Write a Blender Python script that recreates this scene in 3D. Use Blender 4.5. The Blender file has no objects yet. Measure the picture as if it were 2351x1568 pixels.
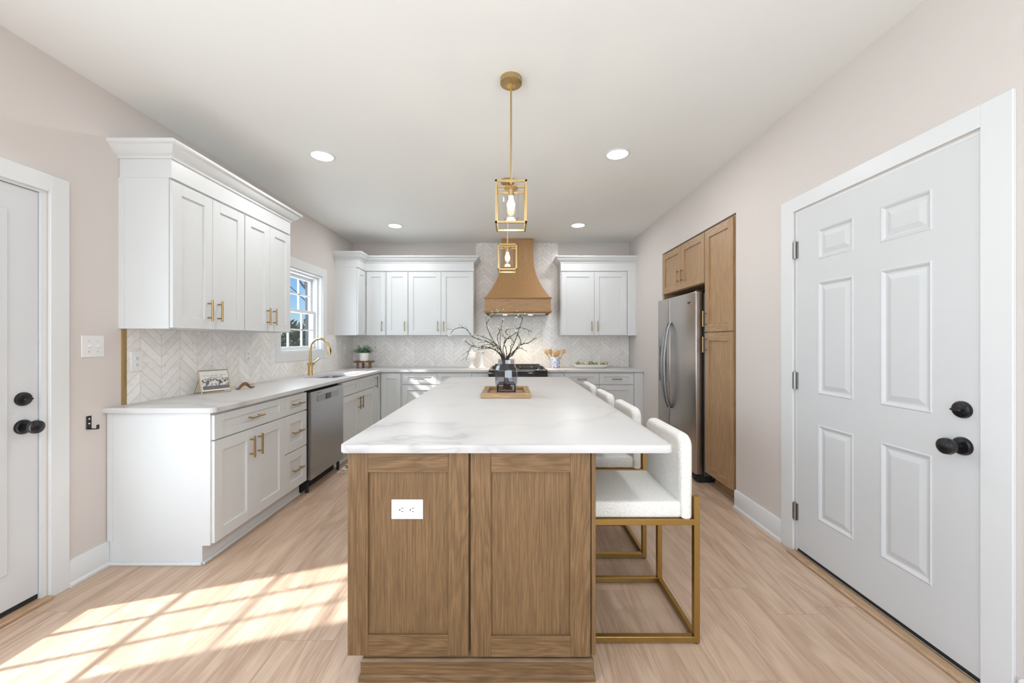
import bpy, bmesh, math, random
from mathutils import Vector, Matrix
random.seed(7)
C = bpy.context.scene.collection
SC = bpy.context.scene
PI = math.pi

# ------------------------------------------------------------------ camera
cam = bpy.data.objects.new('camera', bpy.data.cameras.new('camera')); C.objects.link(cam)
cam.location = (0, 0, 1.30); cam.rotation_euler = (PI/2, 0, 0)
cam.data.sensor_width = 36; cam.data.lens = 890/2351*36
cam.data.shift_x = 3.5/2351; cam.data.shift_y = -2/2351
cam.data.clip_start = 0.02; cam.data.clip_end = 200
SC.camera = cam
# ------------------------------------------------------------------ colour, world, sun, fill and daylight lamps
SC.view_settings.view_transform = 'Standard'; SC.view_settings.look = 'None'
SC.view_settings.gamma = 1; SC.view_settings.use_curve_mapping = False
SC.view_settings.exposure = 0.23
SC.cycles.use_denoising = True
SC.cycles.max_bounces = 10; SC.cycles.diffuse_bounces = 8; SC.cycles.transparent_max_bounces = 16
SC.cycles.sample_clamp_indirect = 4
W = bpy.data.worlds.new('world'); SC.world = W; W.use_nodes = True
wn = W.node_tree; bg = wn.nodes['Background']
sky = wn.nodes.new('ShaderNodeTexSky'); sky.sky_type = 'NISHITA'; sky.sun_disc = False
sky.sun_elevation = math.radians(37.7); sky.sun_rotation = math.radians(250); sky.air_density = 1.0; sky.dust_density = 0.3
wn.links.new(sky.outputs[0], bg.inputs[0]); bg.inputs[1].default_value = 0.105
sky.ozone_density = 3.0
tint = wn.nodes.new('ShaderNodeMix'); tint.data_type = 'RGBA'; tint.blend_type = 'MULTIPLY'; tint.inputs[0].default_value = 1
wn.links.new(sky.outputs[0], tint.inputs[6]); tint.inputs[7].default_value = (.70, .95, 1.22, 1); wn.links.new(tint.outputs[2], bg.inputs[0])
def lamp(name, kind, loc, rot, energy, color=(1, 1, 1), **kw):
    l = bpy.data.lights.new(name, kind); l.energy = energy; l.color = color
    for k, v in kw.items(): setattr(l, k, v)
    o = bpy.data.objects.new(name, l); C.objects.link(o); o.location = loc; o.rotation_euler = rot
    return o
sd = Vector((1, .354, -.82)).normalized()
sun = lamp('sun', 'SUN', (-8, -2, 9), (0, 0, 0), 9.5, (1, .975, .95), angle=math.radians(1.5))
sun.rotation_euler = sd.to_track_quat('-Z', 'Y').to_euler()
REAR = -3.0
# added fill lamps behind the camera, tilted up; then daylight at door and window
lamp('fill_lamp_rear', 'AREA', (-0.3, REAR + .10, 1.25), (PI/2+1.05, 0, 0), 64, (.77, .885, 1), shape='RECTANGLE', size=3.3, size_y=1.9)  # unseen lamp added to lift the ceiling
lamp('fill_lamp_right', 'AREA', (1.72, -1.5, 1.4), (PI/2+.45, 0, PI/2), 63, (.78, .89, 1), shape='RECTANGLE', size=1.8, size_y=1.5)  # added fill for the left cabinet fronts, no real window
lamp('fill_lamp_left', 'AREA', (-2.30, -1.5, 1.4), (PI/2+.45, 0, -PI/2), 88, (.78, .89, 1), shape='RECTANGLE', size=1.8, size_y=1.5)  # added fill for the right wall and pantry, out of view
lamp('daylight_left_door', 'AREA', (-2.42, 1.5, 1.1), (PI/2+.2, 0, -PI/2), 14, (.84, .92, 1), shape='RECTANGLE', size=.55, size_y=1.6)
lamp('daylight_sink_window', 'AREA', (-2.50, 4.36, 1.64), (PI/2, 0, -PI/2), 12, (.84, .92, 1), shape='RECTANGLE', size=.80, size_y=.85)

# ------------------------------------------------------------------ node helpers / materials
class G:
    def __init__(s, name):
        s.m = bpy.data.materials.new(name); s.m.use_nodes = True; s.t = s.m.node_tree
        s.p = s.t.nodes['Principled BSDF']; s.out = s.t.nodes['Material Output']
        s.tc = s.t.nodes.new('ShaderNodeTexCoord')
    def put(s, inp, v):
        if hasattr(v, 'is_output') or isinstance(v, bpy.types.NodeSocket): s.t.links.new(v, inp)
        else: inp.default_value = v
    def n(s, typ, outi=0, **kw):
        nd = s.t.nodes.new(typ)
        ins = kw.pop('ins', {})
        for k, v in kw.items(): setattr(nd, k, v)
        for k, v in ins.items(): s.put(nd.inputs[k], v)
        return nd.outputs[outi]
    def m2(s, op, a, b=0.0, c=None):
        ins = {0: a, 1: b}
        if c is not None: ins[2] = c
        return s.n('ShaderNodeMath', operation=op, ins=ins)
    def map(s, vec, scale=(1, 1, 1), loc=(0, 0, 0)):
        return s.n('ShaderNodeMapping', ins={0: vec, 1: loc, 3: scale})
    def noise(s, vec, scale, detail=2, rough=.5, dist=0):
        return s.n('ShaderNodeTexNoise', ins={'Vector': vec, 'Scale': scale, 'Detail': detail, 'Roughness': rough, 'Distortion': dist})
    def ramp(s, f, stops):
        nd = s.t.nodes.new('ShaderNodeValToRGB'); s.put(nd.inputs[0], f); r = nd.color_ramp
        while len(r.elements) < len(stops): r.elements.new(.5)
        for e, (p, c) in zip(r.elements, stops): e.position = p; e.color = (*c, 1)
        return nd.outputs[0]
    def mix(s, f, a, b, blend='MIX'):
        nd = s.t.nodes.new('ShaderNodeMix'); nd.data_type = 'RGBA'; nd.blend_type = blend
        for i, v in ((0, f), (6, a), (7, b)):
            if isinstance(v, tuple) and len(v) == 3: v = (*v, 1)
            s.put(nd.inputs[i], v)
        return nd.outputs[2]
    def comb(s, x, y, z): return s.n('ShaderNodeCombineXYZ', ins={0: x, 1: y, 2: z})
    def bump(s, h, strength, dist=.002):
        o = s.n('ShaderNodeBump', ins={'Height': h, 'Strength': strength, 'Distance': dist}); s.put(s.p.inputs['Normal'], o)
    def base(s, c):
        if isinstance(c, tuple): c = (*c[:3], 1)
        s.put(s.p.inputs['Base Color'], c)
    def rough(s, v): s.put(s.p.inputs['Roughness'], v)

def plain(name, col, rough=.5, metal=0, var=0.02, nscale=6, bump=0, bscale=200):
    g = G(name); o = g.tc.outputs['Object']
    f = g.noise(o, nscale, 3)
    c2 = tuple(max(0, c*(1-var*2)) for c in col)
    g.base(g.mix(f, tuple(min(1, c*(1+var)) for c in col), c2)); g.rough(rough); g.p.inputs['Metallic'].default_value = metal
    if bump: g.bump(g.noise(o, bscale, 2), bump, .001)
    return g.m
def emis(name, col, st):
    g = G(name); g.base(col); g.p.inputs['Emission Color'].default_value = (*col, 1); g.p.inputs['Emission Strength'].default_value = st
    return g.m
def glass(name, tint=(1, 1, 1), spec=1.0, rough=.02, ior=1.45, edge=None):
    g = G(name); g.t.nodes.remove(g.p)
    tr = g.n('ShaderNodeBsdfTransparent', ins={0: (*tint, 1)})
    gl = g.n('ShaderNodeBsdfGlossy', ins={'Color': (spec, spec, spec, 1), 'Roughness': rough})
    fc = g.n('ShaderNodeLayerWeight', 1, ins={'Blend': .5})
    r0 = ((ior-1)/(ior+1))**2
    f = g.m2('ADD', g.m2('MULTIPLY', g.m2('POWER', fc, 5.0), (1-r0)*.8), r0)
    mx = g.n('ShaderNodeMixShader', ins={0: f, 1: tr, 2: gl})
    g.t.links.new(mx, g.out.inputs[0]); return g.m

def wood(name, axis, dark, light, k=1.0, cath=.35, rough=.42, pores=.5):
    g = G(name); o = g.tc.outputs['Object']
    def st(a, b): # stretch: a across, b along
        v = [a, a, a]; v['xyz'.index(axis)] = b; return tuple(v)
    warp = g.noise(g.map(o, st(1.5, .8)), 2.0, 2)
    big = g.noise(g.map(o, st(5*k, .45*k)), 2.2, 3, .5, .8)
    rings = g.m2('FRACT', g.m2('MULTIPLY', big, 11.0))
    rings = g.m2('ABSOLUTE', g.m2('SUBTRACT', rings, .5))
    fine = g.noise(g.map(o, st(70*k, 1.3*k)), 3.0, 4, .65)
    por = g.noise(g.map(o, st(190*k, 5*k)), 2.0, 2, .6)
    f = g.m2('ADD', g.m2('MULTIPLY', rings, cath), g.m2('MULTIPLY', fine, 1.0-cath*.5))
    col = g.ramp(f, [(.31, dark), (.5, tuple((a+b)/2 for a, b in zip(dark, light))), (.70, light)])
    p = g.ramp(por, [(.40, (0, 0, 0)), (.52, (1, 1, 1))])
    col = g.mix(pores, col, g.mix(p, tuple(c*.62 for c in dark), col))
    tone = g.noise(o, 1.3, 2)
    col = g.mix(.25, col, g.mix(tone, tuple(c*.8 for c in dark), tuple(min(1, c*1.1) for c in light)))
    g.base(col); g.rough(rough); g.bump(por, .12, .0006)
    return g.m

M = {}
M['cab'] = plain('painted_white_cabinet', (.665, .685, .685), .4, var=.006)
M['trimw'] = plain('white_trim_paint', (.68, .695, .70), .4, var=.006)
M['doorw'] = plain('white_door_paint', (.60, .615, .625), .42, var=.008)
M['wall'] = plain('beige_wall_paint', (.62, .575, .545), .75, var=.01, nscale=2, bump=.06, bscale=350)
M['ceil'] = plain('ceiling_paint', (.80, .81, .79), .85, var=.006, nscale=1, bump=.04, bscale=300)
M['brass'] = plain('brushed_brass', (.56, .41, .20), .34, 1, var=.05)
M['pullbrass'] = plain('satin_brass_pull', (.40, .28, .14), .38, 1, var=.05)
M['brassd'] = plain('antique_brass_frame', (.43, .285, .095), .38, 1, var=.05)
M['black'] = plain('black_metal', (.006, .006, .007), .28, 0, var=.1)
M['blackglass'] = plain('black_enamel', (.006, .006, .007), .12, 0, var=.1)
M['iron'] = plain('cast_iron', (.02, .02, .02), .5, 0, var=.2)
M['chrome'] = plain('chrome', (.75, .75, .76), .15, 1, var=.02)
M['nickel'] = plain('satin_nickel', (.38, .37, .35), .35, 1, var=.05)
M['rubber'] = plain('dark_rubber', (.015, .015, .016), .7)
M['plastic'] = plain('white_plastic', (.74, .745, .74), .35, var=.004)
M['slot'] = plain('dark_slot', (.03, .03, .03), .6)
M['plasticg'] = plain('grey_plastic', (.09, .09, .095), .4)
M['ceramic'] = plain('white_ceramic', (.86, .84, .81), .25, var=.02)
M['twine'] = plain('twine', (.62, .46, .28), .8, var=.1)
M['bulbpaper'] = plain('card', (.80, .80, .76), .6)
M['oakz'] = wood('oak_vertical', 'z', (.100, .054, .021), (.265, .155, .068), 1.0, .12)
M['oakx'] = wood('oak_horizontal', 'x', (.100, .054, .021), (.265, .155, .068), 1.0, .5)
M['oakzc'] = wood('oak_vertical_cathedral', 'z', (.100, .054, .021), (.265, .155, .068), 1.0, .45)
M['hoodz'] = wood('hood_oak_vertical', 'z', (.27, .145, .055), (.50, .30, .135), 1.0, .12)
M['hoodx'] = wood('hood_oak_horizontal', 'x', (.27, .145, .055), (.50, .30, .135), 1.0, .3)
M['traywood'] = wood('rustic_tray_wood', 'x', (.25, .135, .055), (.58, .39, .2), 1.4, .6)
M['traywoody'] = wood('rustic_tray_wood_side', 'y', (.25, .135, .055), (.58, .39, .2), 1.4, .6)
M['walnut'] = wood('riser_wood', 'x', (.12, .05, .02), (.33, .17, .08), 2, .4)
M['utensil'] = wood('utensil_wood', 'z', (.45, .25, .09), (.72, .46, .2), 2, .3)
M['thresh'] = wood('threshold_oak', 'y', (.36, .22, .12), (.6, .42, .27), 1.5, .4)
M['glass'] = glass('window_glass', (.97, .985, 1), .9)
M['clear'] = glass('clear_shade_glass', (.975, .975, .975), 1, ior=1.5)
M['smoke'] = glass('smoky_vase_glass', (.80, .805, .835), .9, .05, 1.5)
M['lit'] = emis('recessed_diffuser', (1, .95, .88), 9)
M['bulb'] = emis('bulb_glow', (1, .82, .56), 6)
M['hoodled'] = emis('hood_led', (1, .82, .58), 12)

def steel(name, col, axis='z', rough=.3):
    g = G(name); o = g.tc.outputs['Object']
    v = [90, 90, 90]; v['xyz'.index(axis)] = .6
    f = g.noise(g.map(o, tuple(v)), 4, 2)
    g.base(g.mix(f, tuple(c*.9 for c in col), tuple(c*1.08 for c in col)))
    g.p.inputs['Metallic'].default_value = 1; g.rough(rough); g.bump(f, .03, .0005); return g.m
M['steel'] = steel('brushed_steel', (.42, .42, .43), 'x', .30)
M['fridge'] = steel('dark_brushed_steel', (.50, .47, .45), 'x', .30)
M['sink'] = steel('sink_steel', (.6, .6, .61), 'x', .25)

def quartz():
    g = G('quartz_countertop'); o = g.tc.outputs['Object']
    w = g.n('ShaderNodeVectorMath', 0, operation='ADD', ins={0: o, 1: g.n('ShaderNodeVectorMath', 0, operation='SCALE', ins={0: g.n('ShaderNodeTexNoise', 1, ins={'Vector': o, 'Scale': 1.3, 'Detail': 4}), 3: .8})})
    n1 = g.noise(g.map(w, (.55, 1.7, 1), (3, 1, 0)), 1.3, 3, .5)
    v = g.m2('ABSOLUTE', g.m2('SUBTRACT', n1, .5))
    vein = g.ramp(v, [(0, (1, 1, 1)), (.012, (.4, .4, .4)), (.06, (0, 0, 0))])
    br = g.ramp(g.noise(o, 1.1, 2), [(.42, (0, 0, 0)), (.62, (1, 1, 1))])
    f = g.m2('MULTIPLY', vein, br)
    cloud = g.noise(g.map(w, (.7, 2, 1)), 1.6, 3)
    c = g.mix(cloud, (.635, .63, .62), (.56, .55, .54))
    g.base(g.mix(g.m2('MULTIPLY', f, .85), c, (.44, .425, .42))); g.rough(.34); g.p.inputs['Specular IOR Level'].default_value = .22
    return g.m
M['quartz'] = quartz()

def chevron(name, ax, u0, w, h=.070, slope=.9):
    g = G(name); o = g.tc.outputs['Object']
    sep = g.t.nodes.new('ShaderNodeSeparateXYZ'); g.t.links.new(o, sep.inputs[0])
    u = g.m2('SUBTRACT', sep.outputs['XYZ'.index(ax)], u0)
    cc = g.m2('DIVIDE', u, w)
    t = g.m2('MULTIPLY', g.m2('ABSOLUTE', g.m2('WRAP', cc, 1.0, -1.0)), w)
    q = g.m2('DIVIDE', g.m2('SUBTRACT', sep.outputs[2], g.m2('MULTIPLY', t, slope)), h)
    fq = g.m2('ABSOLUTE', g.m2('SUBTRACT', g.m2('FRACT', q), .5))        # .5 at line
    fc = g.m2('ABSOLUTE', g.m2('SUBTRACT', g.m2('FRACT', cc), .5))
    l1 = g.m2('GREATER_THAN', fq, .5-.0021/h); l2 = g.m2('GREATER_THAN', fc, .5-.0013/w)
    line = g.m2('MAXIMUM', l1, l2)
    idv = g.comb(g.m2('FLOOR', cc), g.m2('FLOOR', q), 0.0)
    rnd = g.n('ShaderNodeTexWhiteNoise', 0, noise_dimensions='3D', ins={0: idv})
    rcol = g.n('ShaderNodeTexWhiteNoise', 1, noise_dimensions='3D', ins={0: idv})
    tile = g.mix(rnd, (.86, .84, .815), (.78, .75, .715))
    mar = g.noise(g.n('ShaderNodeVectorMath', 0, operation='ADD', ins={0: g.map(o, (9, 9, 14)), 1: g.n('ShaderNodeVectorMath', 0, operation='SCALE', ins={0: rcol, 3: 20.0})}), 1.5, 4, .6, 1.0)
    vein = g.ramp(mar, [(.5, (0, 0, 0)), (.72, (1, 1, 1))])
    tile = g.mix(g.m2('MULTIPLY', vein, .35), tile, (.54, .51, .49))
    g.base(g.mix(line, tile, (.56, .52, .485))); g.rough(g.m2('ADD', g.m2('MULTIPLY', line, .5), .22))
    g.bump(g.m2('SUBTRACT', 1.0, line), .3, .001)
    return g.m
M['tile_back'] = chevron('marble_chevron_tile_back', 'X', 1.477, .1445)
M['tile_left'] = chevron('marble_chevron_tile_left', 'Y', 2.581, .1470)

def floor_mat():
    g = G('light_oak_plank_floor'); o = g.tc.outputs['Object']
    sep = g.t.nodes.new('ShaderNodeSeparateXYZ'); g.t.links.new(o, sep.inputs[0])
    x, y = sep.outputs[0], sep.outputs[1]
    PW, PL = .225, 1.5
    cx = g.m2('DIVIDE', g.m2('ADD', x, .09), PW); col = g.m2('FLOOR', cx)
    off = g.n('ShaderNodeTexWhiteNoise', 0, noise_dimensions='1D', ins={'W': col})
    cy = g.m2('ADD', g.m2('DIVIDE', y, PL), g.m2('MULTIPLY', off, 3.0)); row = g.m2('FLOOR', cy)
    idv = g.comb(col, row, 3.0)
    rnd = g.n('ShaderNodeTexWhiteNoise', 0, noise_dimensions='3D', ins={0: idv})
    rc = g.n('ShaderNodeTexWhiteNoise', 1, noise_dimensions='3D', ins={0: idv})
    def pv(scale):
        return g.n('ShaderNodeVectorMath', 0, operation='ADD', ins={0: g.map(o, scale), 1: g.n('ShaderNodeVectorMath', 0, operation='SCALE', ins={0: rc, 3: 30.0})})
    big = g.noise(pv((4.5, .55, 1)), 1.4, 3, .5, .7)
    rings = g.m2('ABSOLUTE', g.m2('SUBTRACT', g.m2('FRACT', g.m2('MULTIPLY', big, 6.0)), .5))
    fine = g.noise(pv((75, 2.0, 1)), 2.5, 4, .6)
    streak = g.noise(pv((7, .5, 1)), 2, 3, .6)
    f = g.m2('ADD', g.m2('MULTIPLY', rings, .45), g.m2('MULTIPLY', fine, .72))
    c = g.ramp(f, [(.32, (.43, .29, .20)), (.50, (.56, .415, .305)), (.70, (.65, .495, .375))])
    c = g.mix(g.ramp(streak, [(.48, (0, 0, 0)), (.70, (.65, .65, .65))]), c, (.38, .25, .175))
    c = g.mix(g.m2('MULTIPLY', rnd, .30), c, (.44, .31, .22))
    sx = g.m2('GREATER_THAN', g.m2('ABSOLUTE', g.m2('SUBTRACT', g.m2('FRACT', cx), .5)), .5-.0012/PW)
    sy = g.m2('GREATER_THAN', g.m2('ABSOLUTE', g.m2('SUBTRACT', g.m2('FRACT', cy), .5)), .5-.0012/PL)
    seam = g.m2('MAXIMUM', sx, sy)
    g.base(g.mix(g.m2('MULTIPLY', seam, .45), c, (.25, .17, .11))); g.rough(.42)
    g.bump(fine, .05, .0006)
    return g.m
M['floor'] = floor_mat()

def fabric():
    g = G('cream_boucle_fabric'); o = g.tc.outputs['Object']
    wv = g.n('ShaderNodeTexVoronoi', 0, ins={'Vector': g.map(o, (1, 1.6, 1)), 'Scale': 95.0})
    f = g.noise(o, 18, 3)
    g.base(g.mix(wv, g.mix(f, (.82, .815, .775), (.86, .855, .82)), (.72, .71, .67))); g.rough(.9)
    g.bump(wv, .55, .003); g.p.inputs['Sheen Weight'].default_value = .15
    return g.m
M['fabric'] = fabric()
def crock():
    g = G('blue_speckled_crock'); o = g.tc.outputs['Object']
    n = g.noise(g.map(o, (1, 1, .55)), 75, 2, .5, 1.2)
    g.base(g.ramp(n, [(.44, (.10, .16, .33)), (.5, (.45, .52, .66)), (.54, (.82, .83, .84))])); g.rough(.3); return g.m
M['crock'] = crock()
def ruggy():
    g = G('woven_rug'); o = g.tc.outputs['Object']
    n = g.n('ShaderNodeTexVoronoi', 1, ins={'Vector': o, 'Scale': 14.0}); n2 = g.noise(o, 30, 2)
    g.base(g.ramp(n2, [(.42, (.08, .07, .06)), (.5, (.5, .4, .28)), (.6, (.68, .62, .5))])); g.rough(.95); return g.m
M['rug'] = ruggy()
M['fringe'] = plain('rug_fringe', (.62, .55, .44), .9, var=.1)
def leafy(name, a, b, sc=8):
    g = G(name); g.base(g.mix(g.noise(g.tc.outputs['Object'], sc, 2), a, b)); g.rough(.55); return g.m
M['leaf'] = leafy('plant_leaf', (.015, .075, .03), (.10, .22, .09), 40)
M['leafo'] = leafy('tree_leaf', (.03, .06, .018), (.14, .17, .07), 1.2)
M['bud'] = leafy('pale_bud', (.36, .42, .26), (.66, .68, .58), 30)
M['twig'] = plain('twig_bark', (.055, .035, .025), .7, var=.2)
M['bark'] = plain('tree_bark', (.12, .10, .085), .9, var=.2)
M['grass'] = leafy('lawn_grass', (.06, .11, .03), (.16, .2, .08), 3)
M['siding'] = plain('dark_exterior_siding', (.035, .04, .05), .6)
M['bronze'] = plain('bronze_ornament', (.26, .12, .05), .35, .6, var=.2)
def balls(name, a, b, sc):
    g = G(name); v = g.n('ShaderNodeTexVoronoi', 0, feature='DISTANCE_TO_EDGE', ins={'Vector': g.tc.outputs['Object'], 'Scale': sc})
    g.base(g.ramp(v, [(.03, a), (.12, b)])); g.rough(.8); return g.m
M['ballg'] = balls('moss_green_ball', (.10, .12, .03), (.30, .36, .14), 60)
M['ballb'] = balls('woven_beige_ball', (.16, .09, .04), (.62, .52, .38), 70)
M['ballw'] = balls('whitewashed_ball', (.30, .24, .18), (.68, .62, .54), 45)
def picture():
    g = G('printed_interior_picture'); o = g.tc.outputs['Object']
    n = g.noise(g.map(o, (1, 1.2, 1)), 60, 3)
    sep = g.t.nodes.new('ShaderNodeSeparateXYZ'); g.t.links.new(o, sep.inputs[0])
    low = g.m2('LESS_THAN', sep.outputs[2], .055)
    hi = g.ramp(n, [(.38, (.06, .05, .05)), (.48, (.35, .33, .32)), (.58, (.75, .73, .70))])
    g.base(g.mix(low, hi, (.13, .12, .13))); g.rough(.35); return g.m
M['picture'] = picture()

# ------------------------------------------------------------------ mesh builder
class MB:
    def __init__(s, T=None): s.bm = bmesh.new(); s.T = T
    def _fin(s, vs, mi):
        for f in {f for v in vs for f in v.link_faces}: f.material_index = mi
    def box(s, x0, x1, y0, y1, z0, z1, b=0, mi=0, seg=1):
        r = bmesh.ops.create_cube(s.bm, size=1)['verts']
        for v in r: v.co = Vector(((x0+x1)/2+v.co.x*(x1-x0), (y0+y1)/2+v.co.y*(y1-y0), (z0+z1)/2+v.co.z*(z1-z0)))
        s._fin(r, mi)
        if b > 0:
            es = list({e for v in r for e in v.link_edges})
            bmesh.ops.bevel(s.bm, geom=es, offset=b, segments=seg, profile=.5, affect='EDGES', clamp_overlap=True)
        return s
    def ring(s, pts, mi=0): return [s.bm.verts.new(p) for p in pts]
    def skin(s, rings, closed=True, capa=True, capb=True, mi=0):
        n = len(rings[0])
        for a, b in zip(rings, rings[1:]):
            for i in range(n if closed else n-1):
                j = (i+1) % n
                try: f = s.bm.faces.new((a[i], a[j], b[j], b[i])); f.material_index = mi
                except ValueError: pass
        if capa: f = s.bm.faces.new(rings[0][::-1]); f.material_index = mi
        if capb: f = s.bm.faces.new(rings[-1]); f.material_index = mi
        return s
    def tube(s, pts, r, n=8, mi=0, cap=True, square=False):
        pts = [Vector(p) for p in pts]; rs = r if isinstance(r, (list, tuple)) else [r]*len(pts)
        t = (pts[1]-pts[0]).normalized(); up = Vector((0, 0, 1)) if abs(t.z) < .9 else Vector((1, 0, 0))
        u = t.cross(up).normalized(); rings = []
        for i, p in enumerate(pts):
            a = pts[max(0, i-1)]; b = pts[min(len(pts)-1, i+1)]; tt = (b-a).normalized()
            u = (u - tt*u.dot(tt)).normalized(); v = tt.cross(u)
            rings.append(s.ring([p+(u*math.cos(2*PI*k/n)+v*math.sin(2*PI*k/n))*rs[i] for k in range(n)]))
        return s.skin(rings, capa=cap, capb=cap, mi=mi)
    def cyl(s, p0, p1, r, r2=None, n=20, mi=0): return s.tube([p0, p1], [r, r if r2 is None else r2], n, mi)
    def lathe(s, prof, c=(0, 0, 0), n=28, mi=0, capa=True, capb=True, rot0=0, sx=1, sy=1):
        rings = [s.ring([(c[0]+max(r, 1e-5)*math.cos(2*PI*k/n+rot0)*sx, c[1]+max(r, 1e-5)*math.sin(2*PI*k/n+rot0)*sy, c[2]+z) for k in range(n)]) for r, z in prof]
        return s.skin(rings, capa=capa, capb=capb, mi=mi)
    def prism(s, poly, axis, a0, a1, b=0, mi=0, seg=2):
        def P(p, a):
            l = list(p); l.insert('xyz'.index(axis), a); return tuple(l)
        ra = s.ring([P(p, a0) for p in poly]); rb = s.ring([P(p, a1) for p in poly])
        s.skin([ra, rb], mi=mi)
        if b:
            es = [e for e in {e for v in ra+rb for e in v.link_edges} if (e.verts[0] in ra) == (e.verts[1] in ra)]
            bmesh.ops.recalc_face_normals(s.bm, faces=s.bm.faces)
            bmesh.ops.bevel(s.bm, geom=es, offset=b, segments=seg, profile=.5, affect='EDGES', clamp_overlap=True)
        return s
    def sphere(s, c, r, n=14, mi=0, sc=(1, 1, 1)):
        q = bmesh.ops.create_uvsphere(s.bm, u_segments=n, v_segments=max(6, n*2//3), radius=r)['verts']
        for v in q: v.co = Vector((c[0]+v.co.x*sc[0], c[1]+v.co.y*sc[1], c[2]+v.co.z*sc[2]))
        s._fin(q, mi); return s
    def sweep(s, path, prof, mi=0):
        rings = []
        for i, p in enumerate(path):
            p = Vector(p)
            ns = []
            if i > 0: d = (p-Vector(path[i-1])).normalized(); ns.append(Vector((d.y, -d.x)))
            if i < len(path)-1: d = (Vector(path[i+1])-p).normalized(); ns.append(Vector((d.y, -d.x)))
            m = ns[0] if len(ns) == 1 else (ns[0]+ns[1])/(1+ns[0].dot(ns[1]))
            rings.append(s.ring([(p.x+m.x*o, p.y+m.y*o, z) for o, z in prof]))
        return s.skin(rings, mi=mi)
    def build(s, name, mats, parent=None, smooth=True, angle=35, label=None):
        bmesh.ops.recalc_face_normals(s.bm, faces=s.bm.faces)
        if s.T is not None: bmesh.ops.transform(s.bm, matrix=s.T, verts=s.bm.verts)
        me = bpy.data.meshes.new(name); s.bm.to_mesh(me); s.bm.free()
        for m in (mats if isinstance(mats, (list, tuple)) else [mats]): me.materials.append(m)
        if smooth:
            for p in me.polygons: p.use_smooth = True
            me.set_sharp_from_angle(angle=math.radians(angle))
        o = bpy.data.objects.new(name, me); C.objects.link(o)
        if parent: o.parent = parent
        if label: o['label'] = label
        return o
def cut(o, x0, x1, y0, y1, z0, z1, b=.0):
    c = MB().box(x0, x1, y0, y1, z0, z1).build('cutter', [])
    if b:
        bm = bmesh.new(); bm.from_mesh(c.data)
        es = [e for e in bm.edges if abs(e.verts[0].co.z-e.verts[1].co.z) > .01]
        bmesh.ops.bevel(bm, geom=es, offset=b, segments=5, profile=.5, affect='EDGES'); bm.to_mesh(c.data); bm.free()
    md = o.modifiers.new('b', 'BOOLEAN'); md.operation = 'DIFFERENCE'; md.object = c; md.solver = 'EXACT'
    bpy.context.view_layer.update()
    me = bpy.data.meshes.new_from_object(o.evaluated_get(bpy.context.evaluated_depsgraph_get()))
    o.modifiers.clear(); o.data = me; bpy.data.objects.remove(c)
    for p in me.polygons: p.use_smooth = False
def tag(o, label, cat, group=None, kind=None):
    o['label'] = label; o['category'] = cat
    if group: o['group'] = group
    if kind: o['kind'] = kind
    return o
def thing(name, label, cat, loc=(0, 0, 0), rz=0, group=None):
    o = bpy.data.objects.new(name, None); C.objects.link(o); o.location = loc; o.rotation_euler = (0, 0, rz); o.empty_display_size = .05
    return tag(o, label, cat, group)
def struct(o, label=None):
    o['kind'] = 'structure'
    if label: o['label'] = label
    return o
def copy_tree(o, parent=None):
    c = o.copy(); C.objects.link(c)
    if parent: c.parent = parent
    for ch in [k for k in SC.objects if k.parent == o]: copy_tree(ch, c)
    return c

XL, XR, YB, H = -2.335, 1.757, 5.74, 2.745
# ------------------------------------------------------------------ shell
struct(MB().box(XL-.3, XR+1.0, REAR-.2, YB+.2, -.12, 0).build('floor', M['floor'], smooth=False))
struct(MB().box(XL-.3, XR+1.0, REAR-.2, YB+.2, H, H+.12).build('ceiling', M['ceil'], smooth=False))
WT = .16
b = MB()  # left wall with door (1.00-1.945 x 0-2.05) and window (3.91-4.81 x 1.17-2.10)
X0, X1 = XL-WT, XL
b.box(X0, X1, REAR-.2, -2.4, 0, H).box(X0, X1, -2.4, -.6, 0, .6).box(X0, X1, -2.4, -.6, 2.2, H).box(X0, X1, -.6, 1.00, 0, H).box(X0, X1, 1.00, 1.95, 2.055, H).box(X0, X1, 1.95, 3.91, 0, H)
b.box(X0, X1, 3.91, 4.81, 0, 1.17).box(X0, X1, 3.91, 4.81, 2.10, H).box(X0, X1, 4.81, YB+.2, 0, H)
struct(b.build('wall_left', M['wall'], smooth=False))
struct(MB().box(XL, XR+1.0, YB, YB+.2, 0, H).build('wall_back', M['wall'], smooth=False))
b = MB(); X0, X1 = XR, XR+.14
b.box(X0, X1, REAR-.2, -2.4, 0, H).box(X0, X1, -2.4, -.6, 0, .6).box(X0, X1, -2.4, -.6, 2.2, H).box(X0, X1, -.6, 1.43, 0, H)
b.box(X0, X1, 1.43, 2.385, 2.085, H).box(X0, X1, 2.385, 3.02, 0, H).box(X0, X1, 3.02, 4.485, 2.30, H).box(X0, X1, 4.485, YB, 0, H)
b.box(X1, XR+.80, 2.97, 3.02, 0, H).box(X1, XR+.80, 4.485, 4.535, 0, H).box(XR+.80, XR+.85, 2.97, 4.535, 0, H).box(X1, XR+.80, 3.02, 4.485, 2.45, 2.5)
b.box(X1, X1+.05, 1.3, 2.5, 0, H).box(X1, X1+.05, -2.5, -.5, 0, H)
struct(b.build('wall_right', M['wall'], smooth=False))
b = MB(); b.box(XL, -2.0, REAR-.2, REAR, 0, H).box(1.4, XR, REAR-.2, REAR, 0, H).box(-2.0, 1.4, REAR-.2, REAR, 2.35, H).box(-2.0, 1.4, REAR-.2, REAR, 0, .25)
struct(b.build('wall_rear', M['wall'], smooth=False))
b = MB()
for x0, x1 in ((-2.0, -1.94), (-.9, -.84), (.24, .30), (1.34, 1.40)): b.box(x0, x1, REAR-.12, REAR-.04, .25, 2.35)
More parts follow.
